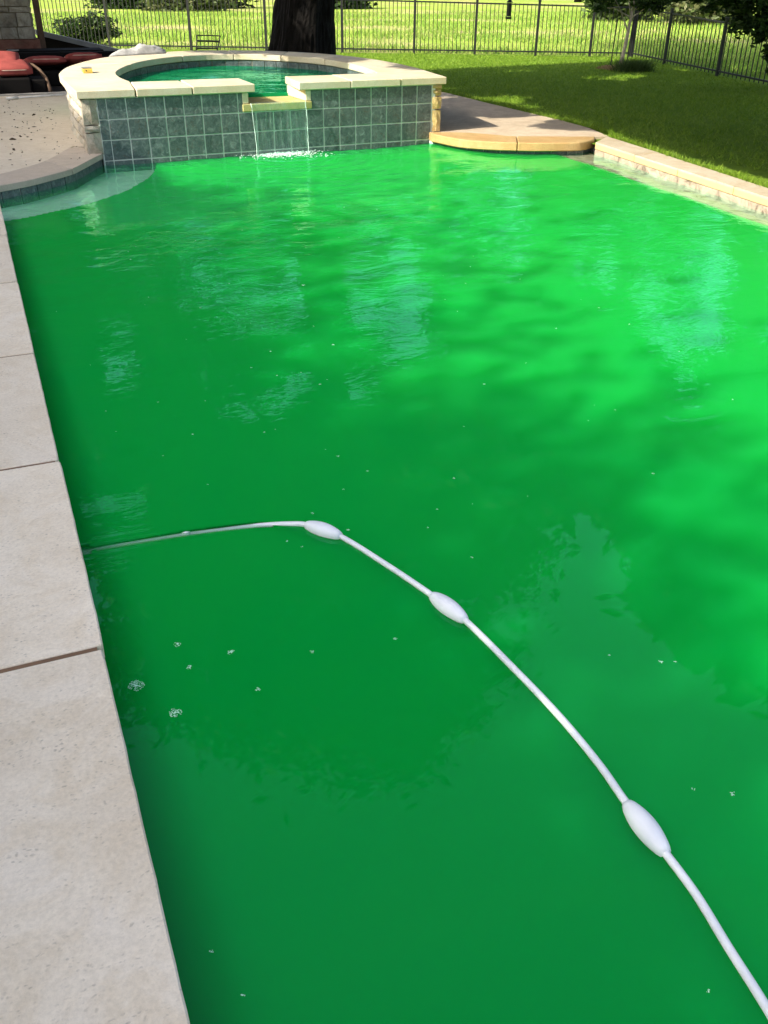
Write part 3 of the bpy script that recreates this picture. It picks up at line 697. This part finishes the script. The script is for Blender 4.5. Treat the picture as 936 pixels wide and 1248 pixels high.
# ------------------------------------------------------------------ furniture at the back left
def cushion(name, x0, x1, y0, y1, z0, z1, parent, rx=0., rz=0.):
    bm = bmesh.new(); bmesh.ops.create_cube(bm, size=2); bmesh.ops.subdivide_edges(bm, edges=bm.edges[:], cuts=7, use_grid_fill=True)
    for v in bm.verts:
        c = v.co.copy(); q = (1-c.x**4)*(1-c.y**4); v.co.z = c.z*(.35+.65*q)+.05*mn.noise(c*2.)
        v.co.x *= 1-.06*abs(c.y)**3; v.co.y *= 1-.06*abs(c.x)**3
    bm.transform(Matrix.Translation(((x0+x1)/2, (y0+y1)/2, (z0+z1)/2)) @ Matrix.Rotation(rz, 4, 'Z') @ Matrix.Rotation(rx, 4, 'X') @ Matrix.Diagonal(((x1-x0)/2, (y1-y0)/2, (z1-z0)/2, 1)))
    me = bpy.data.meshes.new(name); bm.to_mesh(me); bm.free(); me.shade_smooth(); me.materials.append(M['cushion'])
    c = link(name, me, parent)
    k = 28; pts = []
    for i in range(k+1):
        a = 2*math.pi*i/k; ca, sa = math.cos(a), math.sin(a); e = .42
        v = Matrix.Rotation(rz, 3, 'Z') @ Matrix.Rotation(rx, 3, 'X') @ Vector((math.copysign(abs(ca)**e, ca)*(x1-x0)/2*.99, math.copysign(abs(sa)**e, sa)*(y1-y0)/2*.99, (z1-z0)*.1))
        pts.append(v+Vector(((x0+x1)/2, (y0+y1)/2, (z0+z1)/2)))
    pm = MB().tube(pts, .007, 6).mesh('piping', M['piping'], True); p = bpy.data.objects.new('piping', pm); col.objects.link(p); p.parent = c
    return c
sf_ = empty('outdoor_sofa', (1.6, 17.4, 0), 'black wicker sofa with a row of red cushions behind the spa rim', 'sofa')
MB().box(.86, 2.45, 16.95, 17.75, -.02, .20).obj('seat_base', M['wicker'], sf_, bevel=.02)
MB().box(.86, 2.45, 17.76, 17.90, -.02, .42).obj('backrest', M['wicker'], sf_, bevel=.02)
MB().box(.76, .855, 16.9, 17.9, -.02, .33).obj('armrest', M['wicker'], sf_, bevel=.02)
MB().box(2.455, 2.55, 16.9, 17.9, -.02, .33).obj('armrest', M['wicker'], sf_, bevel=.02)
cushion('cushion', .90, 1.56, 17.0, 17.65, .255, .40, sf_, -.10)
cushion('cushion', 1.52, 2.12, 17.05, 17.6, .25, .42, sf_, -.25, .1)
cushion('cushion', 2.02, 2.46, 16.98, 17.5, .24, .37, sf_, -.1, -.35)
ac = empty('outdoor_armchair', (.6, 16.3, 0), 'black wicker armchair with a rounded red cushion, left of the sofa', 'armchair')
MB().box(.10, .88, 15.95, 16.6, -.02, .20).obj('seat_base', M['wicker'], ac, bevel=.02)
MB().tube([(.90, 16.62, .34), (.98, 16.5, .33), (1.06, 16.3, .27), (1.12, 16.1, .17), (1.14, 15.98, .05), (1.14, 15.95, -.02)], .028, 8).obj('armrest', M['timber'], ac, True)
MB().box(.88, 1.10, 16.0, 16.62, -.02, .17).obj('side_panel', M['wicker'], ac, bevel=.02)
MB().box(-.1, .10, 15.95, 16.75, -.02, .36).obj('armrest', M['wicker'], ac, bevel=.02)
MB().box(.0, .9, 16.62, 16.76, -.02, .30).obj('backrest', M['wicker'], ac, bevel=.02)
cushion('cushion', .36, .93, 16.0, 16.6, .22, .42, ac, .12, .1)
cushion('cushion', .30, .80, 16.22, 16.70, .30, .50, ac, .3, -.1)
tb = empty('side_table', (.75, 18.3, 0), 'low black table with a pale worn corner beside the stone column', 'table')
MB().box(.72, 2.3, 18.2, 18.75, .39, .42).obj('table_top', M['wicker'], tb)
MB().prism([(.70, 18.16), (.86, 18.14), (.90, 18.24), (.74, 18.30)], .422, .44).obj('corner_plate', M['cap'], tb)
for x in (.78, 2.2):
    for y in (18.26, 18.68): MB().box(x-.02, x+.02, y-.02, y+.02, -.02, .389).obj('leg', M['black_metal'], tb)
# sloping capped wall
sw = empty('sloping_wall', (2.1, 20, 0), 'low dark wall with sloping grey cap behind the sofa', 'wall')
def sprism(x0, x1, za, zb, ta, y0, y1, m, name):
    mb = MB(); mb.v = [(x, y, z) for y in (y0, y1) for x, z in ((x0, za-ta[0]), (x1, zb-ta[1]), (x1, zb), (x0, za))]
    mb.f = [(0, 1, 2, 3), (7, 6, 5, 4), (0, 4, 5, 1), (1, 5, 6, 2), (2, 6, 7, 3), (3, 7, 4, 0)]; return mb.obj(name, m, sw)
sprism(1.34, 2.95, .655, .275, (.085, .085), 19.85, 20.15, M['cap'], 'cap_stone')
sprism(1.36, 2.92, .565, .19, (.60, .22), 19.93, 20.1, M['shaded_wall'], 'wall_body')
# stone column
cl = empty('stone_column', (.75, 19.3, 0), 'grey limestone block column on a red-brown base at the left edge', 'column')
MB().box(.27, 1.20, 18.93, 19.85, -.02, 2.9).obj('column_core', M['mortar'], cl)
MB().box(.18, 1.31, 18.80, 19.95, -.02, .37).obj('base_block', M['brick_base'], cl, bevel=.01)
MB().box(.18, 1.31, 18.82, 19.93, .375, .555).obj('base_block', M['brick_base'], cl, bevel=.01)
rs = random.Random(4)
z = .56
for h in (.19, .22, .09, .16, .20, .12, .22, .18, .24, .12, .22, .2, .18):
    if z > 2.75: break
    for face in range(2):
        s = 0.; tot = .97 if face == 0 else .95
        while s < tot-.02:
            L = min(rs.uniform(.18, .42), tot-s)
            if tot-s-L < .1: L = tot-s
            me = stone_mesh(L-.014, h-.014, .08); me.materials.append(M['grey_stone'])
            if face == 0: p = Vector((.25+s+L/2, 18.90, z+h/2)); a = 0
            else: p = Vector((1.225, 18.9+s+L/2, z+h/2)); a = math.pi/2
            o = link('stone', me, cl, p-cl.location); o.rotation_euler.z = a; s += L
    z += h
ps = MB().box(1.30, 1.40, 18.86, 18.96, -.02, 2.88).obj('timber_post', M['timber'], None, bevel=.006, label='narrow brown post standing at the right side of the stone column', cat='post')
# house whose eave shades the near paving (outside the frame)
hb = empty('house', (-4, 5, 0), 'plastered house along the left side of the pool', 'house')
MB().box(-7, -3.6, -9, 21, -.02, 2.7).obj('wall', M['plaster'], hb)
rf = MB(); rf.v = [(x, y, z) for y in (-9.6, 8.6) for x, z in ((-3.2, 2.62), (-5.6, 3.7), (-5.6, 3.85), (-3.2, 2.74))]
rf.f = [(0, 1, 2, 3), (7, 6, 5, 4), (0, 4, 5, 1), (1, 5, 6, 2), (2, 6, 7, 3), (3, 7, 4, 0)]
rf.obj('roof', M['roof'], hb)
pr_ = MB().box(-3.55, 1.9, 15.9, 20.9, 2.93, 3.1); pr_.obj('patio_roof', M['roof'], hb)

# ------------------------------------------------------------------ fences
def fence(name, label, pts, h0, h1, posts, gap=.095):
    e = empty(name, (*pts[0], -.03), label, 'fence')
    a, b = np.array(pts[0]), np.array(pts[1]); L = np.linalg.norm(b-a); d = (b-a)/L; ang = math.atan2(d[1], d[0])
    def P(s, z): q = a+d*s; return Vector((q[0], q[1], z))
    ht = lambda s: h0+(h1-h0)*s/L
    for zz in (lambda s: ht(s)-.02, lambda s: .09):
        mb = MB(); n = 2
        for s in (0, L):
            for dy, dz in ((-.015, -.015), (.015, -.015), (.015, .015), (-.015, .015)):
                q = P(s, zz(s)+dz-.03); q += Vector((-d[1], d[0], 0))*dy; mb.v.append(tuple(q))
        mb.f = [(0, 1, 2, 3), (7, 6, 5, 4), (0, 4, 5, 1), (1, 5, 6, 2), (2, 6, 7, 3), (3, 7, 4, 0)]; mb.obj('rail', M['black_metal'], e)
    pm = MB().box(-.0075, .0075, -.0075, .0075, 0, 1).mesh('picket', M['black_metal'])
    sm = MB().box(-.028, .028, -.028, .028, 0, 1).box(-.035, .035, -.035, .035, 1.0, 1.03).mesh('post', M['black_metal'])
    for s in posts:
        o = link('post', sm, e, P(s, -.03)-e.location); o.scale.z = ht(s)+.05; o.rotation_euler.z = ang
    s = .09; 
    while s < L:
        if min(abs(s-q) for q in posts) > .05:
            o = link('picket', pm, e, P(s, -.0)-e.location); o.scale.z = ht(s)-.03; o.rotation_euler.z = ang
        s += gap
    return e
K = (14.63, 19.65)
bA = (-1.2, 27.42)
Lb = math.hypot(K[0]-bA[0], K[1]-bA[1])
def s_of(x): return (x-bA[0])/(K[0]-bA[0])*Lb
fence('black_metal_fence', 'long black metal picket fence across the back of the lawn', (bA, K), 1.28, 1.05, [s_of(x) for x in (-.6, 1.4, 3.35, 5.15, 6.8, 8.45, 10.0, 11.3, 12.6, 13.75, 14.6)])
kB = (12.0, 10.0); Ls = math.hypot(K[0]-kB[0], K[1]-kB[1])
fence('side_metal_fence', 'black metal picket fence running down the right side of the lawn', (K, kB), 1.05, .78, [.03]+[(K[1]-y)/(K[1]-kB[1])*Ls for y in (17.75, 15.25, 12.9, 11.2)], .17)

# ------------------------------------------------------------------ trees and plants
def tree(name, label, base, height, r0, crown, nleaf, leaf, lm, bm_, lean=(0, 0), limbs=7, seed=1, flare=1.35, cat='tree', group=None, trunk_top=.55):
    e = empty(name, base, label, cat, group); rs = random.Random(seed)
    b = Vector(base); top = b+Vector((lean[0], lean[1], height*trunk_top))
    pts = []; rad = []
    for i in range(9):
        u = i/8; p = b.lerp(top, u)+Vector((rs.uniform(-1, 1), rs.uniform(-1, 1), 0))*r0*.12
        if i == 0: p.z -= .05
        pts.append(p); rad.append(r0*(1-.35*u)*(1+(flare-1)*max(0, 1-u*5)))
    mb = MB(); mb.tube(pts, rad, 14)
    for i in range(limbs):
        c = random.Random(seed*77+i).choice(crown); c0 = Vector(c[0])
        s = pts[rs.choice((4, 5, 6, 7, 8))]; t_ = c0+Vector([rs.uniform(-.5, .5)*c[1][k] for k in range(3)])
        mid = s.lerp(t_, .5)+Vector((rs.uniform(-.1, .1), rs.uniform(-.1, .1), rs.uniform(0, .2)))*(t_-s).length*.5
        L = [s.lerp(mid, k/3) for k in range(3)]+[mid.lerp(t_, k/4) for k in range(5)]
        mb.tube(L, [r0*.42*(1-k/8.5) for k in range(8)], 8)
    tme = mb.mesh('trunk', bm_, True)
    link('trunk', tme, e)
    if r0 > .4:
        tme.clear_geometry(); mb = MB(); seg = 96; rows = 110; vs = []
        mbL = MB()
        for a in range(rows):
            u = a/(rows-1); f_ = u*8; k_ = min(7, int(f_)); p = pts[k_].lerp(pts[k_+1], f_-k_); rr = rad[k_]*(1-(f_-k_))+rad[k_+1]*(f_-k_)
            for c_i in range(seg):
                th = 2*math.pi*c_i/seg; zz_ = p.z
                q = Vector((math.cos(th)*4.2, math.sin(th)*4.2, zz_*.9)); rdg = abs(mn.noise(q*1.6))*1.0+.5*abs(mn.noise(q*3.7+Vector((5, 2, 0))))
                r3 = rr*(1+.10*math.sin(3*th+zz_*.5)+.05*math.sin(7*th+1))-.09*(.5-min(.5, rdg))
                mb.v.append((p.x+r3*math.cos(th), p.y+r3*math.sin(th), p.z))
        for a in range(rows-1):
            for c_i in range(seg): mb.f.append((a*seg+c_i, a*seg+(c_i+1) % seg, (a+1)*seg+(c_i+1) % seg, (a+1)*seg+c_i))
        rs2 = random.Random(seed)
        for c in crown:
            s_ = pts[rs2.choice((6, 7, 8))]; t_ = Vector(c[0]); mid = s_.lerp(t_, .5)+Vector((0, 0, .12*(t_-s_).length))
            mb.tube([s_.lerp(mid, k/3) for k in range(3)]+[mid.lerp(t_, k/4) for k in range(5)], [r0*.4*(1-k/8.5) for k in range(8)], 8)
        n_ = mb.mesh('trunk', bm_, False); o_t = [c for c in e.children if c.data and c.data == tme][0]; o_t.data = n_
    V = []; tot = sum(c[1][0]*c[1][1]*c[1][2] for c in crown if len(c) < 3)
    for c in crown:
        n = c[2] if len(c) > 2 else int(nleaf*c[1][0]*c[1][1]*c[1][2]/tot)
        k = max(4, n//60); centers = blob_pts(c[0], c[1], k, .25); P = centers[rng.integers(0, k, n)]+rng.normal(size=(n, 3))*np.array(c[1])*.13
        V.append(leaves(P, leaf))
    me = tris_mesh('crown', np.vstack(V), lm); link('crown', me, e)
    return e
# big live oak behind the spa
kx, ky = trav.x/-trav.z, trav.y/-trav.z
def pre(xf, yf, z): return (xf-kx*z, yf-ky*z, z)
oak_crown = [((5.0, 16.0, 9.6), (3.2, 3.0, 1.4)), ((2.6, 14.4, 10.2), (2.4, 2.6, 1.3)), ((7.6, 15.5, 9.0), (2.8, 2.8, 1.5)), ((5.0, 13.6, 10.8), (3.0, 2.6, 1.3)), ((8.8, 17.5, 9.8), (3.0, 3.0, 1.7)), ((4.0, 18.5, 11), (3.4, 3.2, 1.6)), ((6.6, 14.2, 12.0), (2.6, 2.4, 1.2)),
 (pre(8.3, 11.2, 4.4), (.75, 1.5, .4), 4200), (pre(9.0, 12.6, 4.6), (.9, 1.2, .45), 4200), (pre(9.5, 14.6, 4.9), (1.1, 1.2, .4), 4200), (pre(8.2, 15.6, 4.6), (.7, 1.0, .4), 2600), (pre(10.8, 13.2, 4.8), (1.1, 1.3, .5), 4600), (pre(8.0, 9.9, 4.4), (.7, .9, .3), 4200), (pre(9.8, 10.6, 4.5), (1.1, 1.0, .4), 4600), ((7.6, 10.2, 3.3), (1.3, 2.0, .5), 7000), ((8.6, 14.0, 3.2), (1.1, 1.2, .4), 5000), ((8.0, 12.4, 3.2), (1.6, 2.0, .5), 9000), ((.8, 13.6, 4.4), (1.7, 1.4, .9), 3400), ((-1.8, 16.0, 5.0), (2.0, 1.5, 1.1), 3400), ((3.0, 15.0, 4.1), (1.5, 1.0, .8), 2800), ((.9, 14.6, 3.1), (1.5, 1.0, .55), 2300), ((5.4, 15.5, 4.2), (1.2, .9, .7), 2200), (pre(6.6, 12.0, 4.6), (.6, 1.1, .3), 1300), (pre(5.4, 13.6, 4.7), (.9, .9, .3), 900), (pre(6.9, 10.3, 4.3), (.3, .6, .2), 350)]
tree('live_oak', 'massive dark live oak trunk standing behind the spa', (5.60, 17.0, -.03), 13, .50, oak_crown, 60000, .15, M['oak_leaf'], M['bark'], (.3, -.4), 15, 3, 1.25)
# added unseen tree off the right edge, low limbs placed to shade the lawn
lawn_shade_crown = [(pre(7.15, 6.6, 1.95), (.28, 1.7, .1), 2600), (pre(7.35, 8.6, 2.2), (.3, 1.0, .12), 2200), (pre(10.2, 10.6, 3.1), (1.4, 1.6, .3), 5000), (pre(7.9, 9.4, 2.8), (.6, 1.0, .3), 4200), (pre(8.6, 8.0, 2.5), (1.0, 1.4, .3), 6500), (pre(7.7, 6.9, 2.1), (.5, 1.2, .2), 4200), (pre(9.6, 6.4, 2.3), (1.2, 1.3, .25), 6500), (pre(8.2, 4.6, 2.2), (1.0, 1.4, .25), 5500), (pre(9.9, 4.0, 2.5), (1.4, 1.3, .3), 6000),
 (pre(10.6, 8.8, 2.9), (1.3, 1.5, .35), 6500), (pre(9.5, 2.0, 2.5), (1.6, 1.4, .3), 5500), (pre(11.8, 6.4, 2.8), (1.3, 1.8, .35), 5500), ((9.8, 7.6, 3.2), (1.6, 2.6, .5), 9000), ((9.8, 4.0, 3.3), (2.0, 2.2, .6), 7000)]
tree('lawn_shade_tree', 'added unseen tree beside the right coping, limbs placed to shade the lawn', (9.6, 2.2, -.03), 3.6, .22, lawn_shade_crown, 26000, .13, M['oak_leaf'], M['bark'], (-.5, .8), 9, 6, trunk_top=.6)
# added unseen foliage over the house, thinned to grade shade on pool and paving
for nm_y, lab, y0_, y1_, sd_ in ((5.2, 'added unseen foliage over the house roof, casting thinning shade on the far pool', 2.2, 8.6, 5), (-1.5, 'added unseen foliage over the house roof, casting thinning shade on the near pool', -6., 3.0, 6), (11.5, 'added unseen foliage casting soft shade on the paving left of the spa', 8.4, 15.4, 7)):
    e = empty('added_shade_foliage', (-9.2, nm_y-1.5, -.03), lab, 'tree')
    n = 26000 if y0_ > 0 else 34000
    if y0_ > 8: xf = -3.2+rng.random(n)*4.6; keepm = rng.random(n) < np.clip((.55-xf)/1.4, 0, .8)
    else: xf = -1.2+rng.random(n)*6.2; keepm = rng.random(n) < np.clip(.85*np.exp(-.78*np.maximum(xf-.5, 0))*np.clip(1.1-xf/5.2, 0, 1), 0, 1); xf = xf[keepm]; n = len(xf)
    yf = rng.uniform(y0_, y1_, n)+rng.normal(size=n)*.35; zz = rng.uniform(6.6, 9.2, n)
    link('crown', tris_mesh('crown', leaves(np.column_stack([xf-kx*zz, yf-ky*zz, zz]), .10), M['oak_leaf']), e)
    mb = MB(); b0 = Vector((-9.2, nm_y-1.5, -.06)); t0_ = Vector((-8.6, nm_y-1.3, 5.8))
    mb.tube([b0, b0.lerp(t0_, .5), t0_], [.34, .26, .2], 12)
    rs_ = random.Random(sd_)
    for q in range(9):
        xq = rs_.uniform(-1, 1.6) if y0_ < 8 else rs_.uniform(-3, 0); yq = rs_.uniform(y0_, y1_); zq = rs_.uniform(7., 9); e_ = Vector((xq-kx*zq, yq-ky*zq, zq)); mb.tube([t0_, t0_.lerp(e_, .5)+Vector((0, 0, .5)), e_], [.05, .035, .015], 6)
    mb.obj('trunk', M['bark'], e, True)
# young tree on the lawn with stakes, mulch and a tuft of grass
yt = tree('young_tree', 'young pale-trunked staked tree on the sunny far lawn', (12.75, 17.44, -.03), 1.9, .042, [((12.75, 17.4, 1.35), (.95, .6, .33)), ((12.1, 17.3, 1.15), (.5, .4, .22)), ((13.3, 17.5, 1.25), (.5, .4, .3)), ((12.8, 17.4, 1.9), (.9, .6, .5))], 5200, .055, M['oak_leaf'], M['pale_bark'], (.12, 0), 7, 8, 1.3)
for dx, dy in ((-.22, .05), (.20, .08)):
    MB().tube([(12.75+dx, 17.44+dy, -.03), (12.78+dx, 17.44+dy, .85)], .012, 6).obj('stake', M['black_metal'], yt)
mu = MB()
for _ in range(260):
    a, q = random.uniform(0, 6.28), random.random()**.5*.42; x, y = 12.45+q*math.cos(a)*1.2, 17.05+q*math.sin(a); n = len(mu.v); s = random.uniform(.015, .04)
    mu.v += [(x-s, y, -.02), (x+s, y+s*.3, -.02), (x, y+s, .0), (x, y, .02+s*.5)]; mu.f += [(0+n, 1+n, 3+n), (1+n, 2+n, 3+n), (2+n, n, 3+n), (n, n+2, n+1)]
mu.obj('mulch', M['mulch'], None, label='tan mulch around the young tree', cat='mulch', kind='stuff')
B_ = blades(np.column_stack([12.3+rng.normal(size=900)*.13, 16.55+rng.normal(size=900)*.10]), -.03, .20, .007, .7)
B_ = np.vstack([B_, blades(np.column_stack([12.55+rng.normal(size=700)*.10, 16.5+rng.normal(size=700)*.08]), -.03, .18, .007, .7)])
prop(link('grass_tuft', tris_mesh('grass_tuft', B_, M['shrub_leaf'])), 'round dark green tuft of ornamental grass beside the young tree', 'plant')
# drooping tree at the right edge
tree('drooping_tree', 'dark leafy tree whose branches droop into the top right corner', (14.2, 11.2, -.03), 4, .12, [((11.65, 12.5, 1.28), (.62, .6, .42), 3600), ((11.95, 12.3, .85), (.34, .4, .34), 1500), ((11.1, 12.8, 1.52), (.5, .5, .24), 1400), ((12.8, 11.8, 2.2), (1.5, 1.2, .8), 3000), ((12.0, 12.2, .45), (.16, .25, .18), 320)], 9000, .055, M['oak_leaf'], M['bark'], (-.5, .2), 8, 12, trunk_top=.6)
tree('drooping_tree', 'dark tree limb hanging above the side fence left of the corner foliage', (14.6, 14.6, -.03), 4, .12, [((11.7, 14.9, 1.42), (.75, .6, .17), 1300), ((12.7, 14.9, 1.3), (.5, .5, .2), 900), ((13.2, 14.6, 1.9), (1.3, .9, .5), 2600)], 4500, .055, M['oak_leaf'], M['bark'], (-.3, .2), 5, 14, trunk_top=.55)
# hanging feeder
fd = empty('hanging_feeder', (8.0, 14.0, 1.6), 'narrow black feeder hanging in front of the fence near the top edge', 'feeder')
MB().tube([(8.0, 14.0, 1.06), (8.0, 14.0, 1.24)], .038, 10).obj('feeder_tube', M['black_metal'], fd)
MB().tube([(8.0, 14.0, 1.02), (8.0, 14.0, 1.05)], [.045, .05], 10).obj('feeder_tray', M['black_metal'], fd)
MB().tube([(8.0, 14.0, 1.245), (8.0, 14.0, 1.29)], [.055, .015], 10).obj('feeder_cap', M['black_metal'], fd)
MB().tube([(8.0, 14.0, 1.29), (8.0, 14.0, 5.8)], .004, 5).obj('chain', M['black_metal'], fd)
# small metal rack by the fence
rk = empty('metal_rack', (5.0, 22.6, 0), 'small black metal frame stand by the fence left of the oak', 'stand')
def bar(a, b, r=.014): MB().tube([a, b], r, 6).obj('bar', M['black_metal'], rk)
y0 = 22.4
bar((4.86, y0, .14), (4.90, y0, .40)); bar((4.90, y0, .40), (5.42, y0, .38)); bar((5.42, y0, .38), (5.34, y0, .13)); bar((4.86, y0, .14), (5.34, y0, .13), .016); bar((4.88, y0, .29), (5.40, y0, .27), .022)
bar((4.86, y0, .14), (4.86, y0+.1, -.03)); bar((5.34, y0, .13), (5.36, y0+.1, -.03))
# shrubs beyond the fence
def shrub(label, c, r, n, leaf, m, group=None, stems=9):
    e = empty('shrub', (c[0], c[1], -.03), label, 'shrub', group)
    mb = MB(); rs = random.Random(int(c[0]*31+c[1]*17))
    for _ in range(stems):
        t_ = Vector((c[0]+rs.uniform(-.8, .8)*r[0], c[1]+rs.uniform(-.6, .6)*r[1], c[2]+rs.uniform(.1, .9)*r[2])); b = Vector((c[0]+rs.uniform(-.3, .3)*r[0], c[1], -.04))
        mb.tube([b, b.lerp(t_, .5)+Vector((0, 0, .1*r[2])), t_], [.03*r[2], .02*r[2], .006], 5)
    mb.obj('stem', M['twig'], e)
    k = max(8, n//40); cs = blob_pts(c, r, k, .2); P = cs[rng.integers(0, k, n)]+rng.normal(size=(n, 3))*np.array(r)*.15; P[:, 2] = np.maximum(P[:, 2], 0)
    link('foliage', tris_mesh('foliage', leaves(P, leaf), m), e); return e
shrub('dark feathery shrub just behind the fence above the sloping wall', (3.05, 27.0, .30), (.75, .5, .36), 2300, .06, M['oak_leaf'], stems=16)
G = 'brush along the far edge of the field'
for lb, c, r, n, m in (
  ('tangled dark brush left of the oak at the top edge', (8.5, 54, .6), (2.2, 1.4, 1.1), 5000, 'oak_leaf'),
  ('dark brush directly beside the left of the oak trunk', (12.3, 54, .6), (2.2, 1.4, 1.2), 5000, 'oak_leaf'),
  ('low grey twiggy brush in the top left field', (10.4, 50, .3), (2.2, 1, .5), 2500, 'olive_leaf'),
  ('dark brush just right of the oak trunk', (19.5, 53, .5), (1.8, 1.2, 1.0), 4500, 'oak_leaf'),
  ('leafy bush behind the young tree crown', (26.5, 36.5, .6), (1.8, 1.0, .9), 3500, 'shrub_leaf'),
  ('olive bush behind the fence corner', (28.5, 33.5, .5), (2.0, 1.0, .9), 4000, 'olive_leaf'),
  ('dark green bush behind the side fence', (29.6, 29.5, .5), (1.9, 1.0, .9), 4500, 'oak_leaf'),
  ('olive bush beyond the side fence near the corner foliage', (26.5, 23.6, .5), (1.6, 1.0, .8), 3500, 'olive_leaf')):
    shrub(lb, c, r, n, .10 if c[1] < 30 else .16, M[m], G)
# far tree belt (seen mostly in reflections)
far = []
for i in range(15):
    a = R(-30+i*6.2); d = random.uniform(78, 86); x, y = d*math.sin(a+.35), d*math.cos(a+.35)
    hh = random.uniform(25, 30)
    tree('pasture_tree', 'distant pasture tree beyond the field', (x, y, -.03), hh, .22, [((x, y, hh*.62), (random.uniform(4.8, 6.2), 4, hh*.37)), ((x+random.uniform(-3, 3), y, hh*.32), (4.2, 3.5, hh*.26))], 5200, .5, M['oak_leaf'], M['bark'], (0, 0), 4, 40+i, group='trees beyond the field')
# a block of dark timbers/pale cylinder seen beyond the side fence is left as brush

# ------------------------------------------------------------------ grass
def in_lawn(P):
    x, y = P[:, 0], P[:, 1]
    return (y < 26.7-.49*x) & (x < 13+.28*(y-13.45)) & ~((x < 7.05) & (y < 15.5)) & ~((x < 6.79+.136*(y-9.3)) & (y < 9.5)) & ~((x < 3.5) & (y < 21))
P = np.column_stack([rng.uniform(2, 15, 150000), 5+18*rng.random(150000)**1.0]); P = P[in_lawn(P)]
prop(link('lawn_grass', tris_mesh('lawn_grass', blades(P, -.03, .035, .006, .8), M['blade'])), 'short mown lawn grass right of and behind the spa', 'grass', kind='stuff')
P = np.column_stack([rng.uniform(-2, 40, 120000), 15+32*rng.random(120000)**1.3]); P = P[(P[:, 1] > 27.0-.49*P[:, 0]) | (P[:, 0] > 13.3+.28*(P[:, 1]-13.45))]
dens = np.sin(P[:, 0]*.9+np.sin(P[:, 1]*.5)*2)+np.sin(P[:, 1]*.8+P[:, 0]*.3)+rng.normal(size=len(P))*.8; P = P[dens > -.6]
prop(link('field_grass', tris_mesh('field_grass', blades(P, -.03, .13, .014, .6), M['field_blade'])), 'long sunlit yellow-green grass in the field beyond the fence', 'grass', kind='stuff')
P = np.column_stack([rng.uniform(6.35, 7.1, 5200), rng.uniform(4, 15, 5200)]); ed = np.where(P[:, 1] < 9.4, 6.79+.136*(P[:, 1]-9.3), 6.99); P[:, 0] = ed+np.abs(rng.normal(size=len(P)))*.06
prop(link('edge_grass', tris_mesh('edge_grass', blades(P, -.03, .06, .006, .6), M['blade'])), 'ragged grass fringe along the right coping and paving', 'grass', kind='stuff')
